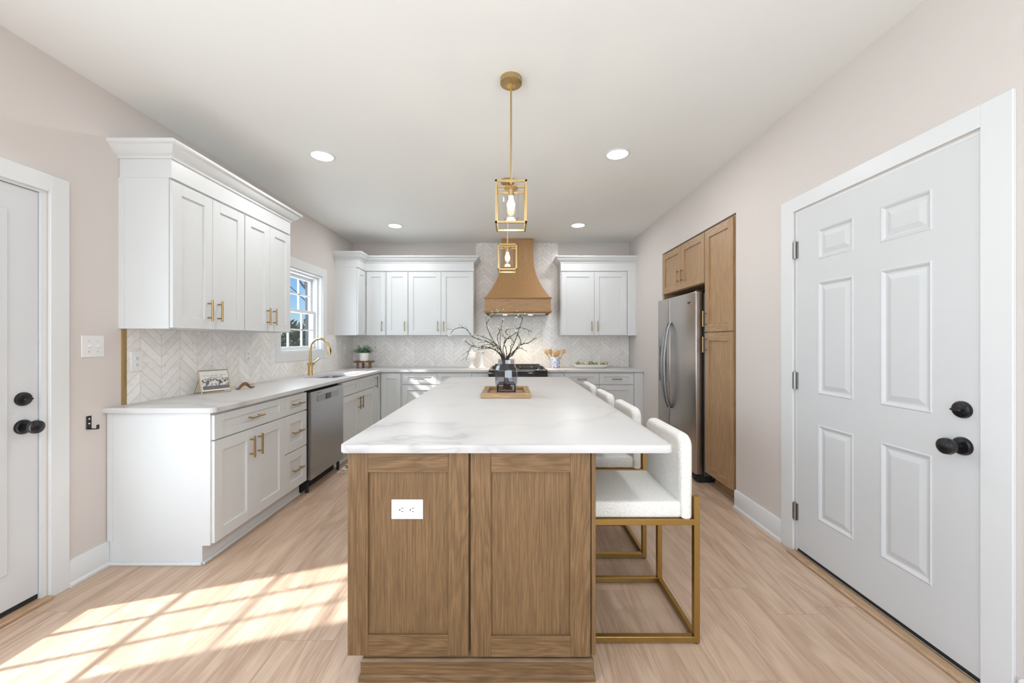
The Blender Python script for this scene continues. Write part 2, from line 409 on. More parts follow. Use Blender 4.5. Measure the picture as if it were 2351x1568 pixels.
b.box(-2, 1.4, REAR-.12, REAR-.04, .25, .31).box(-2, 1.4, REAR-.12, REAR-.04, 2.29, 2.35)
struct(b.build('added_rear_window', M['trimw'], smooth=False))  # unseen window, put in behind the camera to let light in
# baseboards with shoe moulding
def baseboard(name, pts):
    prof = [(0, 0), (.022, 0), (.022, .012), (.016, .02), (.014, .022), (.014, .132), (.010, .138), (0, .14)]
    struct(MB().sweep(pts, prof).build(name, M['trimw']))
baseboard('baseboard_left', [(XL, 2.04), (XL, 2.243)])
baseboard('baseboard_right', [(XR, 3.02), (XR, 2.50)])
baseboard('baseboard_right_rear', [(XR, 1.33), (XR, REAR)])
baseboard('baseboard_left_rear', [(XL, REAR), (XL, .90)])

# window over the sink
def window1():
    w = thing('window_1', '', ''); del w['category']; del w['label']; struct(w)
    xo = XL
    cs = MB()  # casing
    cs.box(xo, xo+.016, 3.826, 3.92, 1.08, 2.19, .002).box(xo, xo+.016, 4.80, 4.90, 1.08, 2.19, .002)
    cs.box(xo, xo+.0155, 3.92, 4.80, 2.09, 2.19, .001).box(xo, xo+.0155, 3.92, 4.80, 1.08, 1.18, .001)
    cs.build('casing', M['trimw'], w)
    f = MB()
    for (y0, y1, z0, z1) in ((3.91, 3.93, 1.17, 2.10), (4.79, 4.81, 1.17, 2.10), (3.93, 4.79, 1.17, 1.195), (3.93, 4.79, 2.07, 2.10)):
        f.box(xo-WT, xo, y0, y1, z0, z1)
    for (y0, y1, z0, z1) in ((3.93, 3.95, 1.195, 2.07), (4.77, 4.79, 1.195, 2.07), (3.95, 4.77, 2.05, 2.07)):
        f.box(xo-.145, xo-.045, y0, y1, z0, z1)
    f.build('frame', M['trimw'], w)
    MB().box(xo-WT-.03, xo-WT-.002, 4.770, 4.83, 1.1, 2.2).box(xo-WT-.03, xo-WT-.002, 3.89, 3.93, 1.1, 2.2).build('exterior_jamb', M['siding'], w, label='dark outer jamb')
    for nm, x, z0, z1 in (('upper_sash', xo-.125, 1.62, 2.05), ('lower_sash', xo-.09, 1.195, 1.655)):
        s = MB(); y0, y1 = 3.95, 4.77
        s.box(x-.015, x+.015, y0, y0+.035, z0, z1, .002).box(x-.015, x+.015, y1-.035, y1, z0, z1, .002)
        s.box(x-.015, x+.015, y0+.035, y1-.035, z1-.035, z1, .002).box(x-.015, x+.015, y0+.035, y1-.035, z0, z0+.04, .002)
        for k in (1, 2):
            yy = y0+(y1-y0)*k/3; s.box(x-.009, x+.009, yy-.008, yy+.008, z0+.03, z1-.03)
        zz = (z0+z1)/2; s.box(x-.009, x+.009, y0+.03, y1-.03, zz-.008, zz+.008)
        so = s.build(nm, M['trimw'], w)
        MB().box(x-.003, x+.003, y0+.02, y1-.02, z0+.02, z1-.02).build('pane', M['glass'], so, smooth=False)
window1()

# doors -------------------------------------------------------------
def knob_set(parent, T, z_dead, z_knob, u):
    def p(name, f):
        b = MB(T); f(b); return b.build(name, M['black'], parent, label='matte black '+name.replace('_', ' '))
    def dead(b):
        b.lathe([(.033, 0), (.033, .006), (.030, .012), (.02, .016), (0, .017)], (0, 0, 0), 32)
        b.box(-.018, .018, -.004, .004, .014, .034, .002)
    def knob(b):
        b.lathe([(.035, 0), (.035, .006), (.030, .014), (.014, .018), (.012, .035), (.016, .044), (.028, .050), (.0325, .062), (.030, .074), (.018, .082), (0, .084)], (0, 0, 0), 32)
    for nm, f, z in (('deadbolt', dead, z_dead), ('door_knob', knob, z_knob)):
        TT = T @ Matrix.Translation((u, 0, z)) @ Matrix.Rotation(PI/2, 4, 'X')
        b = MB(TT); f(b); b.build(nm, M['black'], parent, label='matte black '+nm.replace('_', ' '))
# left door: full glass lite, 15 panes
d1 = bpy.data.objects.new('door_1', None); C.objects.link(d1); struct(d1)
T = Matrix.Translation((XL-.012, 1.02, 0)) @ Matrix.Rotation(PI/2, 4, 'Z')   # local x -> +Y, local -y -> room
ya, yb_, za, zb = 1.22-1.02, 1.775-1.02, .24, 1.885
b = MB(T); wd = .905
b.box(0, ya, 0, .044, .045, 2.035).box(yb_, wd, 0, .044, .045, 2.035).box(ya, yb_, 0, .044, .045, za).box(ya, yb_, 0, .044, zb, 2.035)
leaf = b.build('door_leaf', M['doorw'], d1, smooth=False)
b = MB(T)
for yo in (-.008, .038):
    b.box(ya-.03, ya+.008, yo, yo+.014, za-.03, zb+.03, .003).box(yb_-.008, yb_+.03, yo, yo+.014, za-.03, zb+.03, .003)
    b.box(ya+.008, yb_-.008, yo, yo+.014, za-.03, za+.008, .003).box(ya+.008, yb_-.008, yo, yo+.014, zb-.008, zb+.03, .003)
for k in (1, 2): xx = ya+(yb_-ya)*k/3; b.box(xx-.009, xx+.009, .012, .032, za, zb)
for k in range(1, 5): zz = za+(zb-za)*k/5; b.box(ya, yb_, .013, .031, zz-.009, zz+.009)
lf = b.build('glass_frame', M['doorw'], d1)
MB(T).box(ya, yb_, .020, .024, za, zb).build('pane', M['glass'], lf, smooth=False)
MB(T).box(0, wd, .002, .040, .022, .045).build('door_sweep', M['rubber'], d1, label='black rubber sweep')
knob_set(d1, T, 1.019, .885, 1.865-1.02)
MB(T).box(.907, .925, -.004, .03, .86, .91, .003).build('strike_plate', M['black'], d1)
b = MB()
b.box(XL-WT, XL, 1.925+.003, 1.95, 0, 2.055).box(XL-WT, XL, 1.0, 1.017, 0, 2.055).box(XL-WT, XL, 1.017, 1.928, 2.038, 2.055)
b.box(XL-.075, XL-.057, 1.918, 1.93, 0, 2.04).box(XL-.075, XL-.057, 1.015, 1.93, 2.026, 2.04)
b.box(XL, XL+.016, 1.955, 2.04, 0, 2.136, .002).box(XL, XL+.016, .91, .995, 0, 2.136, .002).box(XL, XL+.0155, .995, 1.955, 2.05, 2.136, .001)
struct(b.build('trim_1', M['trimw']))
struct(MB().box(XL-.10, XL+.035, 1.0, 1.955, 0, .018, .004).build('trim_2', M['thresh']))
# right door: six raised panels
d2 = bpy.data.objects.new('door_2', None); C.objects.link(d2); struct(d2)
T2 = Matrix.Translation((XR-.006, 2.368, 0)) @ Matrix.Rotation(-PI/2, 4, 'Z')  # local x -> -Y, local -y -> -X (room)
wd = .923; cols = ((.159, .390), (.532, .759)); rows = ((.278, .823), (.996, 1.635), (1.761, 1.935))
b = MB(T2); zz0, zz1 = .038, 2.070
xs = [0, .159, .390, .532, .759, wd]
for i in (0, 2, 4): b.box(xs[i], xs[i+1], 0, .044, zz0, zz1)
for (c0, c1) in cols:
    zs = [zz0]+[v for r in rows for v in r]+[zz1]
    for i in range(0, 8, 2): b.box(c0, c1, 0, .044, zs[i], zs[i+1])
    for (r0, r1) in rows:
        def R(ins, y): return b.ring([(c0+ins, y, r0+ins), (c1-ins, y, r0+ins), (c1-ins, y, r1-ins), (c0+ins, y, r1-ins)])
        b.skin([R(0, 0), R(.006, -.003), R(.012, 0), R(.020, .008), (R(.028, .008)), R(.052, .0005)], capa=False)
b.build('door_leaf', M['doorw'], d2, smooth=False)
knob_set(d2, T2, 1.033, .892, .868)
for z in (.256, 1.056, 1.853):
    h = MB(T2); h.cyl((-.004, -.012, z-.052), (-.004, -.012, z+.052), .008, n=12); h.box(-.022, -.004, -.014, -.001, z-.05, z+.05, .001).box(-.004, .012, -.006, .0005, z-.05, z+.05)
    h.cyl((-.004, -.012, z+.052), (-.004, -.012, z+.06), .005, n=8)
    h.build('hinge', M['nickel'], d2)
MB(T2).box(0, wd, .004, .040, .022, .038).build('door_sweep', M['rubber'], d2, label='black rubber sweep')
b = MB()
b.box(XR, XR+.14, 2.370, 2.385, 0, 2.085).box(XR, XR+.14, 1.43, 1.443, 0, 2.085).box(XR, XR+.14, 1.443, 2.37, 2.073, 2.085)
b.box(XR-.014, XR, 2.395, 2.50, 0, 2.177, .002).box(XR-.014, XR, 1.345, 1.44, 0, 2.177, .002).box(XR-.0135, XR, 1.44, 2.395, 2.093, 2.177, .001)
struct(b.build('trim_3', M['trimw']))
b = MB(); b.box(XR-.055, XR+.10, 1.445, 2.39, 0, .016, .004)
struct(b.build('trim_4', M['thresh']))
struct(MB().box(XR-.012, XR+.10, 1.445, 2.368, .016, .024, .002).build('trim_5', M['nickel']))

# ------------------------------------------------------------------ backsplashes
b = MB()
b.box(XL, -.512, YB-.011, YB, .914, 1.372).box(-.512, .70, YB-.011, YB, .914, H-.001).box(.70, 1.752, YB-.011, YB, .914, 1.372)
tag(b.build('tile_backsplash', M['tile_back'], smooth=False), 'marble chevron tile backsplash on the far wall, rising to the ceiling behind the hood', 'backsplash')
b = MB()
b.box(XL+.0005, XL+.011, 2.345, 3.826, .914, 1.372).box(XL, XL+.011, 3.826, 4.90, .914, 1.079).box(XL, XL+.011, 4.90, YB-.012, .914, 1.372)
tag(b.build('tile_backsplash', M['tile_left'], smooth=False), 'marble chevron tile backsplash on the left wall below the window', 'backsplash')
tag(MB().box(XL, XL+.014, 2.325, 2.345, .914, 1.372).build('edge_trim', M['brass'], smooth=False), 'thin vertical brass strip ending the tile on the left wall', 'trim strip')

# ------------------------------------------------------------------ cabinet fronts
def pull(T, x, z, yf, vert, parent, L=.14):
    b = MB(T); y = yf-.032
    if vert: b.cyl((x, y, z-L/2), (x, y, z+L/2), .0062, n=10); ps = [(x, z-L*.34), (x, z+L*.34)]
    else: b.cyl((x-L/2, y, z), (x+L/2, y, z), .0062, n=10); ps = [(x-L*.34, z), (x+L*.34, z)]
    for px, pz in ps: b.cyl((px, yf, pz), (px, y, pz), .0048, n=8)
    return b.build('handle', M['pullbrass'], parent, label='brass bar handle')
def front(parent, kind, x0, x1, z0, z1, pl=None, T=None, yf=-.02, st=.068, mats=None, slab=False):
    mats = mats or (M['cab'], M['cab'], M['cab']); g = .0018
    x0 += g; x1 -= g; b = MB(T); h = z1-z0; rs = min(st, h*.3); sx = min(st, (x1-x0)*.26)
    bv = .0015
    if slab: b.box(x0, x1, yf, yf+.019, z0, z1, bv)
    else:
        b.box(x0, x0+sx, yf, yf+.019, z0, z1, bv, 0).box(x1-sx, x1, yf, yf+.019, z0, z1, bv, 0)
        b.box(x0+sx, x1-sx, yf+.0003, yf+.019, z0, z0+rs, bv*.6, 1).box(x0+sx, x1-sx, yf+.0003, yf+.019, z1-rs, z1, bv*.6, 1)
        b.box(x0+sx-.002, x1-sx+.002, yf+.011, yf+.018, z0+rs-.002, z1-rs+.002, 0, 2)
    o = b.build(kind, mats, parent)
    if pl:
        px, pz, v = pl[:3]; L = pl[3] if len(pl) > 3 else .14
        pull(T, px, pz, yf if (slab or v or h < .0) else yf+.004, v, o, L)
    return o
BD = .590  # base depth
def carcass(parent, w, z0=.112, z1=.882, depth=BD, toe=True, mat='cab', y0=0):
    MB().box(0, w, y0, depth, z0, z1).build('body', M[mat], parent, smooth=False)
    if toe: 
        b = MB().box(0, w, .062, .08, 0, z0)
        b.box(0, w, .05, .062, 0, .018, .004)
        b.build('toe_kick', M[mat], parent)
XF = -1.74
# left run
c = thing('base_cabinet', 'white base cabinet nearest the left door, one wide drawer over two doors', 'cabinet', (XF, 2.245, 0), PI/2)
w = .712
b = MB().box(.02, w, 0, BD, .112, .882); b.build('body', M['cab'], c, smooth=False)
MB().box(.02, w, .045, .062, 0, .112).box(.0, w, .033, .045, 0, .018, .004).build('toe_kick', M['cab'], c)
MB().prism([(-.001, .112), (.045, .112), (.045, 0), (BD, 0), (BD, .882), (-.001, .882)], 'x', 0, .02).build('end_panel', M['cab'], c, smooth=False)
MB().box(-.006, 0, BD-.03, BD, .14, .882).box(-.012, 0, .045, BD, 0, .018, .004).build('end_molding', M['cab'], c)
front(c, 'drawer', .006, w, .722, .866, (w/2, .794, False))
front(c, 'door', .006, w/2, .122, .714, (w/2-.04, .60, True)); front(c, 'door', w/2, w, .122, .714, (w/2+.04, .60, True))
c = thing('base_cabinet', 'white narrow cabinet of three stacked drawers beside the dishwasher', 'cabinet', (XF, 2.958, 0), PI/2)
w = .315; MB().box(.001, w, 0, BD, .112, .882).build('body', M['cab'], c, smooth=False)
MB().box(.001, w, .045, .062, 0, .112).box(.001, w, .033, .045, 0, .018, .004).build('toe_kick', M['cab'], c)
for z0, z1 in ((.722, .866), (.427, .714), (.122, .419)): front(c, 'drawer', 0, w, z0, z1, (w/2, (z0+z1)/2+.0, False, .15))
c = thing('base_cabinet', 'white sink base cabinet below the faucet, two false drawer fronts over two doors', 'cabinet', (XF, 3.952, 0), PI/2)
w = .921
b = MB().box(0, .02, 0, BD, .112, .882).box(w-.02, w, 0, BD, .112, .882).box(.02, w-.02, 0, BD, .112, .14).box(.02, w-.02, BD-.012, BD, .14, .882).box(.02, w-.02, 0, .02, .14, .882)
b.build('body', M['cab'], c, smooth=False)
MB().box(0, w, .062, .08, 0, .112).box(0, w, .05, .062, 0, .018, .004).build('toe_kick', M['cab'], c)
front(c, 'drawer', 0, w/2, .722, .866); front(c, 'drawer', w/2, w, .722, .866)
front(c, 'door', 0, w/2, .122, .714, (w/2-.04, .60, True)); front(c, 'door', w/2, w, .122, .714, (w/2+.04, .60, True))
# corner base
YF = 5.14
c = thing('corner_cabinet', 'white corner base cabinet where the two counter runs meet', 'cabinet', (XF, YF, 0))
MB().prism([(-BD, -.264), (0, -.264), (0, 0), (.308, 0), (.308, .595), (-BD, .595)], 'z', .112, .882).build('body', M['cab'], c, smooth=False)
MB().prism([(-BD, -.264), (-.07, -.264), (-.07, .07), (.308, .07), (.308, .595), (-BD, .595)], 'z', 0, .111).build('toe_kick', M['cab'], c, smooth=False)
TL = Matrix.Rotation(PI/2, 4, 'Z')
front(c, 'door', -.262, -.02, .122, .866, (-.215, .775, True, .15), T=TL)
front(c, 'door', .03, .29, .122, .866)
# back run
c = thing('base_cabinet', 'white base cabinet left of the range, two drawers over two doors, sunlit', 'cabinet', (-1.43, YF, 0))
w = .917; carcass(c, w, depth=.595)
for k in (0, 1):
    front(c, 'drawer', k*w/2, (k+1)*w/2, .722, .866, ((k+.5)*w/2, .794, False))
    front(c, 'door', k*w/2, (k+1)*w/2, .122, .714, (w/2+(.04 if k else -.04), .60, True))
c = thing('base_cabinet', 'white narrow base cabinet touching the left side of the range', 'cabinet', (-.511, YF, 0))
w = .222; carcass(c, w, depth=.595); front(c, 'drawer', 0, w, .722, .866, (w/2, .79, False, .12)); front(c, 'door', 0, w, .122, .714, (w-.04, .60, True))
c = thing('base_cabinet', 'white narrow base cabinet touching the right side of the range', 'cabinet', (.489, YF, 0))
w = .222; carcass(c, w, depth=.595); front(c, 'drawer', 0, w, .722, .866, (w/2, .79, False, .12)); front(c, 'door', 0, w, .122, .714, (.04, .60, True))
c = thing('base_cabinet', 'white base cabinet at the far right wall behind the stools', 'cabinet', (.714, YF, 0))
w = .917; carcass(c, w+.122, depth=.595)
for k in (0, 1):
    front(c, 'drawer', k*w/2, (k+1)*w/2, .722, .866, ((k+.5)*w/2, .794, False, .13))
    front(c, 'door', k*w/2, (k+1)*w/2, .122, .714, (w/2+(.04 if k else -.04), .60, True))
MB().box(w+.004, w+.124, -.016, -.001, .122, .878).build('filler', M['cab'], c, smooth=False)

# countertops
def roundpoly(pts, rad, seg=5):
    out = []; n = len(pts)
    for i, p in enumerate(pts):
        r = rad.get(i, 0); p = Vector(p)
        if not r: out.append(tuple(p)); continue
        a = (Vector(pts[i-1])-p).normalized(); b2 = (Vector(pts[(i+1) % n])-p).normalized()
        c0 = p+(a+b2)*r
        s0 = p+a*r-c0; s1 = p+b2*r-c0
        for k in range(seg+1):
            t = k/seg*PI/2; out.append(tuple(c0+s0*math.cos(t)+s1*math.sin(t)))
    return out
YC = 5.095
ct = MB().prism(roundpoly([(XL, 2.215), (-1.695, 2.215), (-1.695, YC), (-.288, YC), (-.288, YB-.012), (XL, YB-.012)], {1: .03, 2: .012}), 'z', .884, .914, .003).build('countertop', M['quartz'])
cut(ct, -2.165, -1.815, 3.99, 4.61, .8, 1.0, .06)
tag(ct, 'white quartz worktop running along the left wall and round the corner to the range', 'countertop')
tag(MB().prism([(.488, YC), (XR, YC), (XR, YB-.012), (.488, YB-.012)], 'z', .884, .914, .003).build('countertop', M['quartz']), 'short white quartz worktop between the range and the right wall', 'countertop')

# sink
s = thing('sink', 'stainless steel undermount sink set in the left worktop', 'sink', (-1.99, 4.30, 0))
def rr(x, y, r, z, n=6): return [(px, py, z) for px, py in roundpoly([(-x, -y), (x, -y), (x, y), (-x, y)], {0: r, 1: r, 2: r, 3: r}, n)]
b = MB(); b.skin([b.ring(rr(.182, .317, .068, .8835)), b.ring(rr(.172, .307, .058, .883)), b.ring(rr(.168, .303, .055, .70)), b.ring(rr(.14, .275, .05, .675))], capa=False)
b.build('basin', M['sink'], s)
MB().lathe([(.045, .676), (.045, .679), (.03, .680), (.0, .678)], n=20).build('drain', M['chrome'], s)
# faucet
f = thing('kitchen_faucet', 'brushed gold gooseneck faucet behind the sink', 'faucet', (-2.225, 4.31, .914))
MB().lathe([(.027, 0), (.027, .004), (.0245, .008), (.0245, .13), (.022, .135)], n=24).build('base', M['brass'], f)
pts = [(0, 0, .13), (0, 0, .29)]
for k in range(1, 13): t = PI*k/12*.94; pts.append((.105-.105*math.cos(t), 0, .29+.105*math.sin(t)*1.12))
MB().tube(pts, .0125, 12).build('spout', M['brass'], f)
e = Vector(pts[-1])
b = MB().cyl(tuple(e+Vector((0, 0, .004))), tuple(e+Vector((.004, 0, -.085))), .0165, .0175, n=16)
sh = b.build('spray_head', M['brass'], f)
MB().box(e.x+.012, e.x+.022, -.007, .007, e.z-.06, e.z-.02, .002).build('spray_button', M['black'], sh)
b = MB(); b.cyl((.0, -.03, .125), (.0, .052, .125), .021, n=16).cyl((0, .048, .125), (.055, .088, .185), .009, .010, n=10)
b.build('lever', M['brass'], f)

# dishwasher
d = thing('dishwasher', 'stainless steel dishwasher with pocket handle between white drawers and sink cabinet', 'dishwasher', (XF, 3.275, 0), PI/2)
w = .672
MB().box(.01, w-.006, .02, .56, .10, .872).box(0, .008, -.004, .03, .10, .882).build('body', M['rubber'], d, smooth=False)
MB().box(.022, w-.008, -.042, .02, .108, .858, .004).build('door', M['steel'], d)
p = MB().box(.13, w-.13, -.0445, -.0418, .762, .818, .001).build('pocket_handle', steel('pocket_steel', (.33, .33, .34), 'x', .3), d)
MB().box(w/2-.05, w/2+.05, -.0465, -.0445, .764, .816, .001).build('display', M['blackglass'], p)
MB().box(.13, .21, -.0432, -.0419, .838, .843).build('emblem', M['plasticg'], d, smooth=False)
MB().box(.03, w-.03, .05, .07, .0, .10).build('toe_kick', M['rubber'], d, smooth=False)
for x in (.04, w-.04): MB().cyl((x, 0, 0), (x, 0, .09), .014, n=10).build('leveling_leg', M['rubber'], d)

# ------------------------------------------------------------------ upper cabinets
def upper(label, loc, rz, fronts, w, depth=.295, wf=0):
    c = thing('wall_cabinet', label, 'cabinet', loc, rz)
    MB().box(0, w, 0, depth, 1.372, 2.272).build('body', M['cab'], c, smooth=False)
    for (x0, x1, px) in fronts: front(c, 'door', x0, x1, 1.377, 2.258, (px, 1.50, True) if px is not None else None)
    return c
XU = -2.04
c = upper('white wall cabinet with two doors, nearest the left door', (XU, 2.312, 0), PI/2, ((.004, .319, .275), (.319, .634, .363)), .638)
MB().box(-.004, 0, .262, .295, 1.372, 2.272).build('scribe_strip', M['cab'], c, smooth=False)
c = upper('white wall cabinet with two doors, next to the sink window', (XU, 2.952, 0), PI/2, ((.0, .304, .262), (.304, .608, .346)), .610)
YU = 5.43
c = thing('corner_wall_cabinet', 'white L-shaped corner wall cabinet right of the sink window', 'cabinet', (XU, YU, 0))
MB().prism([(-.295, -.29), (0, -.29), (0, 0), (.301, 0), (.301, .305), (-.295, .305)], 'z', 1.372, 2.272).build('body', M['cab'], c, smooth=False)
front(c, 'door', -.288, -.022, 1.377, 2.258, T=TL)
front(c, 'door', .028, .292, 1.377, 2.258, (.25, 1.50, True))
upper('white narrow single door wall cabinet on the far wall', (-1.737, YU, 0), 0, ((.006, .304, .262),), .306, .305)
upper('white double door wall cabinet left of the range hood', (-1.430, YU, 0), 0, ((.004, .459, .418), (.459, .914, .50)), .917, .305)
c = upper('white double door wall cabinet right of the range hood', (.702, YU, 0), 0, ((.012, .468, .428), (.468, .926, .51)), .93, .305)
MB().box(.931, 1.054, -.019, .305, 1.372, 2.272).build('filler', M['cab'], c, smooth=False)
PR = [(0, 2.385), (.008, 2.385), (.010, 2.398), (.018, 2.402), (.028, 2.410), (.044, 2.424), (.056, 2.440), (.064, 2.450), (.072, 2.453), (.074, 2.458), (.074, 2.472), (0, 2.472)]
def crown(label, path, frz):
    c = thing('crown_molding', label, 'molding')
    b = MB()
    for q in frz: b.box(*q, 2.273, 2.40, .001)
    b.build('frieze_board', M['cab'], c)
    MB().sweep(path, PR).build('cornice', M['cab'], c, angle=50)
crown('white crown molding above the two wall cabinets on the left wall', [(XL, 2.312), (-2.022, 2.312), (-2.022, 3.562), (XL, 3.562)], [(XL+.001, -2.023, 2.313, 3.561)])
crown('white L-shaped crown molding above the far left wall cabinets', [(XL, 5.14), (-2.022, 5.14), (-2.022, 5.41), (-.512, 5.41), (-.512, YB-.013)], [(XL+.001, -2.023, 5.141, YB-.02), (-2.023, -.513, 5.411, YB-.02)])
crown('white crown molding above the wall cabinet right of the hood', [(.70, YB-.013), (.70, 5.41), (XR-.001, 5.41)], [(.701, XR-.002, 5.411, YB-.02)])

# ------------------------------------------------------------------ range hood
h = thing('range_hood', 'flared oak range hood over the black range', 'range hood', (.10, YB-.012, 0))
prof = [(2.744, .224, .25), (2.45, .224, .25), (2.40, .228, .253), (2.34, .236, .258), (2.27, .252, .268), (2.20, .274, .285), (2.13, .302, .31), (2.06, .335, .345), (1.99, .372, .39), (1.93, .41, .435), (1.885, .445, .475)]
b = MB(); rings = [b.ring([(-hw, 0, z), (-hw, -dp, z), (hw, -dp, z), (hw, 0, z)]) for z, hw, dp in prof]; b.skin(rings)
b.build('hood_chimney', M['hoodz'], h, angle=50)
MB().box(-.229, .229, -.256, 0, 2.722, 2.7445, .003).build('top_trim', M['hoodx'], h)
MB().box(-.448, .448, -.485, 0, 1.70, 1.872, .002).build('hood_band', M['hoodx'], h)
def ring_trim(nm, prof):
    MB().sweep([(-.448, 0), (-.448, -.485), (.448, -.485), (.448, 0)], prof).build(nm, M['hoodx'], h, angle=50)
ring_trim('upper_molding', [(-.006, 1.872), (-.006, 1.886), (.013, 1.886), (.013, 1.880), (.006, 1.872), (.001, 1.862), (-.0005, 1.862)])
ring_trim('lower_molding', [(-.02, 1.700), (.004, 1.704), (.012, 1.700), (.012, 1.690), (.002, 1.684), (-.004, 1.672), (-.02, 1.670)])
ins = MB().box(-.38, .38, -.45, -.05, 1.655, 1.700, .004).build('vent_insert', M['nickel'], h)
for x in (-.175, .175):
    MB().lathe([(.03, 1.6545), (.03, 1.651), (.0, 1.650)], (x, -.40, 0), n=18).build('hood_light', M['hoodled'], ins)
    lamp('hood_spot', 'SPOT', (.10+x, YB-.012-.40, 1.645), (0, 0, 0), 19, (1, .84, .62), spot_size=math.radians(120), spot_blend=.8, shadow_soft_size=.03)

# ------------------------------------------------------------------ range
r = thing('kitchen_range', 'black slide-in range with steel knobs below the oak hood', 'range', (.10, 4.985, 0))
MB().box(-.379, .379, .07, .72, .05, .905, .003).build('body', M['blackglass'], r)
MB().box(-.374, .374, .0, .07, .10, .70, .006).build('oven_door', M['blackglass'], r)
b = MB().cyl((-.33, -.045, .68), (.33, -.045, .68), .012, n=12).cyl((-.28, -.045, .68), (-.28, .0, .68), .009, n=8).cyl((.28, -.045, .68), (.28, .0, .68), .009, n=8); b.build('oven_handle', M['steel'], r)
MB().prism([(.07, .71), (-.005, .715), (-.005, .875), (.02, .908), (.09, .925), (.09, .71)], 'x', -.379, .379, .002).build('control_panel', M['blackglass'], r)
MB().box(-.379, .379, .0885, .715, .9052, .921, .004).build('cooktop', M['blackglass'], r)
MB().prism([(.60, .921), (.69, .921), (.715, .955), (.66, .960)], 'x', -.325, .325, .003).build('rear_vent', M['blackglass'], r)
MB().box(-.26, .2, .012, .020, .901, .909, .001).build('trim_strip', M['steel'], r)
for x in (-.34, -.265, .265, .34):
    T = Matrix.Translation((x, .040, .918)) @ Matrix.Rotation(math.radians(18), 4, 'X')
    b = MB(T); b.lathe([(.022, 0), (.022, .006), (.016, .010), (.014, .018), (0, .019)], n=18); b.box(-.004, .004, -.014, .014, .018, .034, .002)
    b.build('knob', M['chrome'], r)
for gx in (-.19, .19):
    b = MB()
    for k in range(3): b.box(gx-.17, gx+.17, .16+.19*k, .172+.19*k, .928, .942, .002)
    for k in range(3): b.box(gx-.165+.158*k, gx-.153+.158*k, .14, .58, .928, .942, .002)
    for px in (gx-.16, gx+.155):
        for py in (.15, .57): b.box(px, px+.01, py-.005, py+.005, .9205, .930)
    b.build('grate', M['iron'], r)

# ------------------------------------------------------------------ oak pantry wall
M['poz'] = wood('pantry_oak_vertical', 'z', (.25, .145, .07), (.52, .335, .18), 1.0, .2); M['pox'] = wood('pantry_oak_horizontal', 'x', (.25, .145, .07), (.52, .335, .18), 1.0, .5)
oakp = (M['poz'], M['pox'], M['poz']); oakc = (M['oakzc'], M['oakx'], M['oakz'])
XP = XR+.012
p = thing('pantry_cabinet', 'tall oak pantry cabinet with two stacked doors right of the refrigerator', 'cabinet', (XP, 3.495, 0), -PI/2)
w = .465
MB().box(0, w, 0, .60, .115, 2.290).build('body', M['poz'], p, smooth=False)
MB().box(0, w, .075, .09, 0, .115).build('toe_kick', M['pox'], p, smooth=False)
front(p, 'door', .004, w-.022, 1.378, 2.278, (.035, 1.495, True), mats=oakp); front(p, 'door', .004, w-.022, .120, 1.368, (.035, 1.265, True), mats=oakp)
p = thing('overhead_cabinet', 'oak two door cabinet above the refrigerator', 'cabinet', (XP, 4.480, 0), -PI/2)
w = .982
MB().box(0, w, 0, .60, 1.822, 2.290).build('body', M['poz'], p, smooth=False)
MB().box(0, .022, 0, .60, 0, 1.822).build('side_panel', M['poz'], p, smooth=False)
front(p, 'door', .022, w/2+.01, 1.828, 2.278, (w/2-.03, 1.965, True), mats=oakp); front(p, 'door', w/2+.01, w-.004, 1.828, 2.278, (w/2+.05, 1.965, True), mats=oakp)

# refrigerator
fr = thing('refrigerator', 'dark stainless side-by-side refrigerator in the oak alcove', 'refrigerator', (1.69, 4.44, 0), -PI/2)
w = .905   # local x 0 = far edge ; -y = room
MB().box(.006, w-.006, .078, .78, .03, 1.735, .004).build('body', plain('fridge_side', (.10, .10, .105), .5), fr)
MB().box(0, .322, .0, .066, .075, 1.752, .008, seg=3).build('freezer_door', M['fridge'], fr)
rd = MB().box(.328, w, .0, .066, .075, 1.752, .008, seg=3).build('fresh_food_door', M['fridge'], fr)
MB().box(.01, w-.01, .066, .078, .08, 1.73).build('gasket', M['rubber'], fr, smooth=False)
for hx in (.290, .362):
    pts = []
    for k in range(15):
        t = k/14; pts.append((hx, -.012-.062*math.sin(PI*t)**.7 if 0 < t < 1 else -.006, .59+.90*t))
    b = MB(); rg = []
    for (x, y, z) in pts: rg.append(b.ring([(x-.012, y-.009, z), (x+.012, y-.009, z), (x+.014, y+.003, z), (x+.010, y+.009, z), (x-.010, y+.009, z), (x-.014, y+.003, z)]))
    b.skin(rg); b.build('door_handle', M['steel'], fr, angle=60, label='curved steel door handle')
dsp = MB().box(.05, .24, -.004, .002, .85, 1.24, .003).build('dispenser', M['plasticg'], fr)
MB().box(.07, .22, -.007, -.004, 1.13, 1.21, .002).build('dispenser_display', M['blackglass'], dsp)
MB().box(.07, .22, -.0055, -.0039, .88, 1.11, .001).build('dispenser_recess', M['blackglass'], dsp)
b = MB(); b.tube([(.775+.02*math.cos(t)*1.4, -.0015, 1.655+.011*math.sin(t)) for t in [k*.4 for k in range(1, 14)]], .0012, 5)
for k, (dx, hgt) in enumerate(((0, .016), (.010, .010), (.020, .014), (.030, .010), (.038, .010), (.046, .018))): b.box(.745+dx, .748+dx, -.0022, -.0004, 1.652, 1.652+hgt)
b.build('emblem', M['slot'], rd)
MB().box(.02, w-.02, .05, .2, .012, .072, .004).build('base_grille', M['rubber'], fr)
b = MB(); b.box(w-.10, w-.005, .02, .16, .0, .07, .01).box(w-.08, w-.02, .0, .05, .03, .06, .008); b.build('leveling_foot', M['rubber'], fr)
b = MB().box(w-.075, w-.015, .02, .13, 1.7525, 1.768, .004); b.build('top_hinge', M['rubber'], fr)

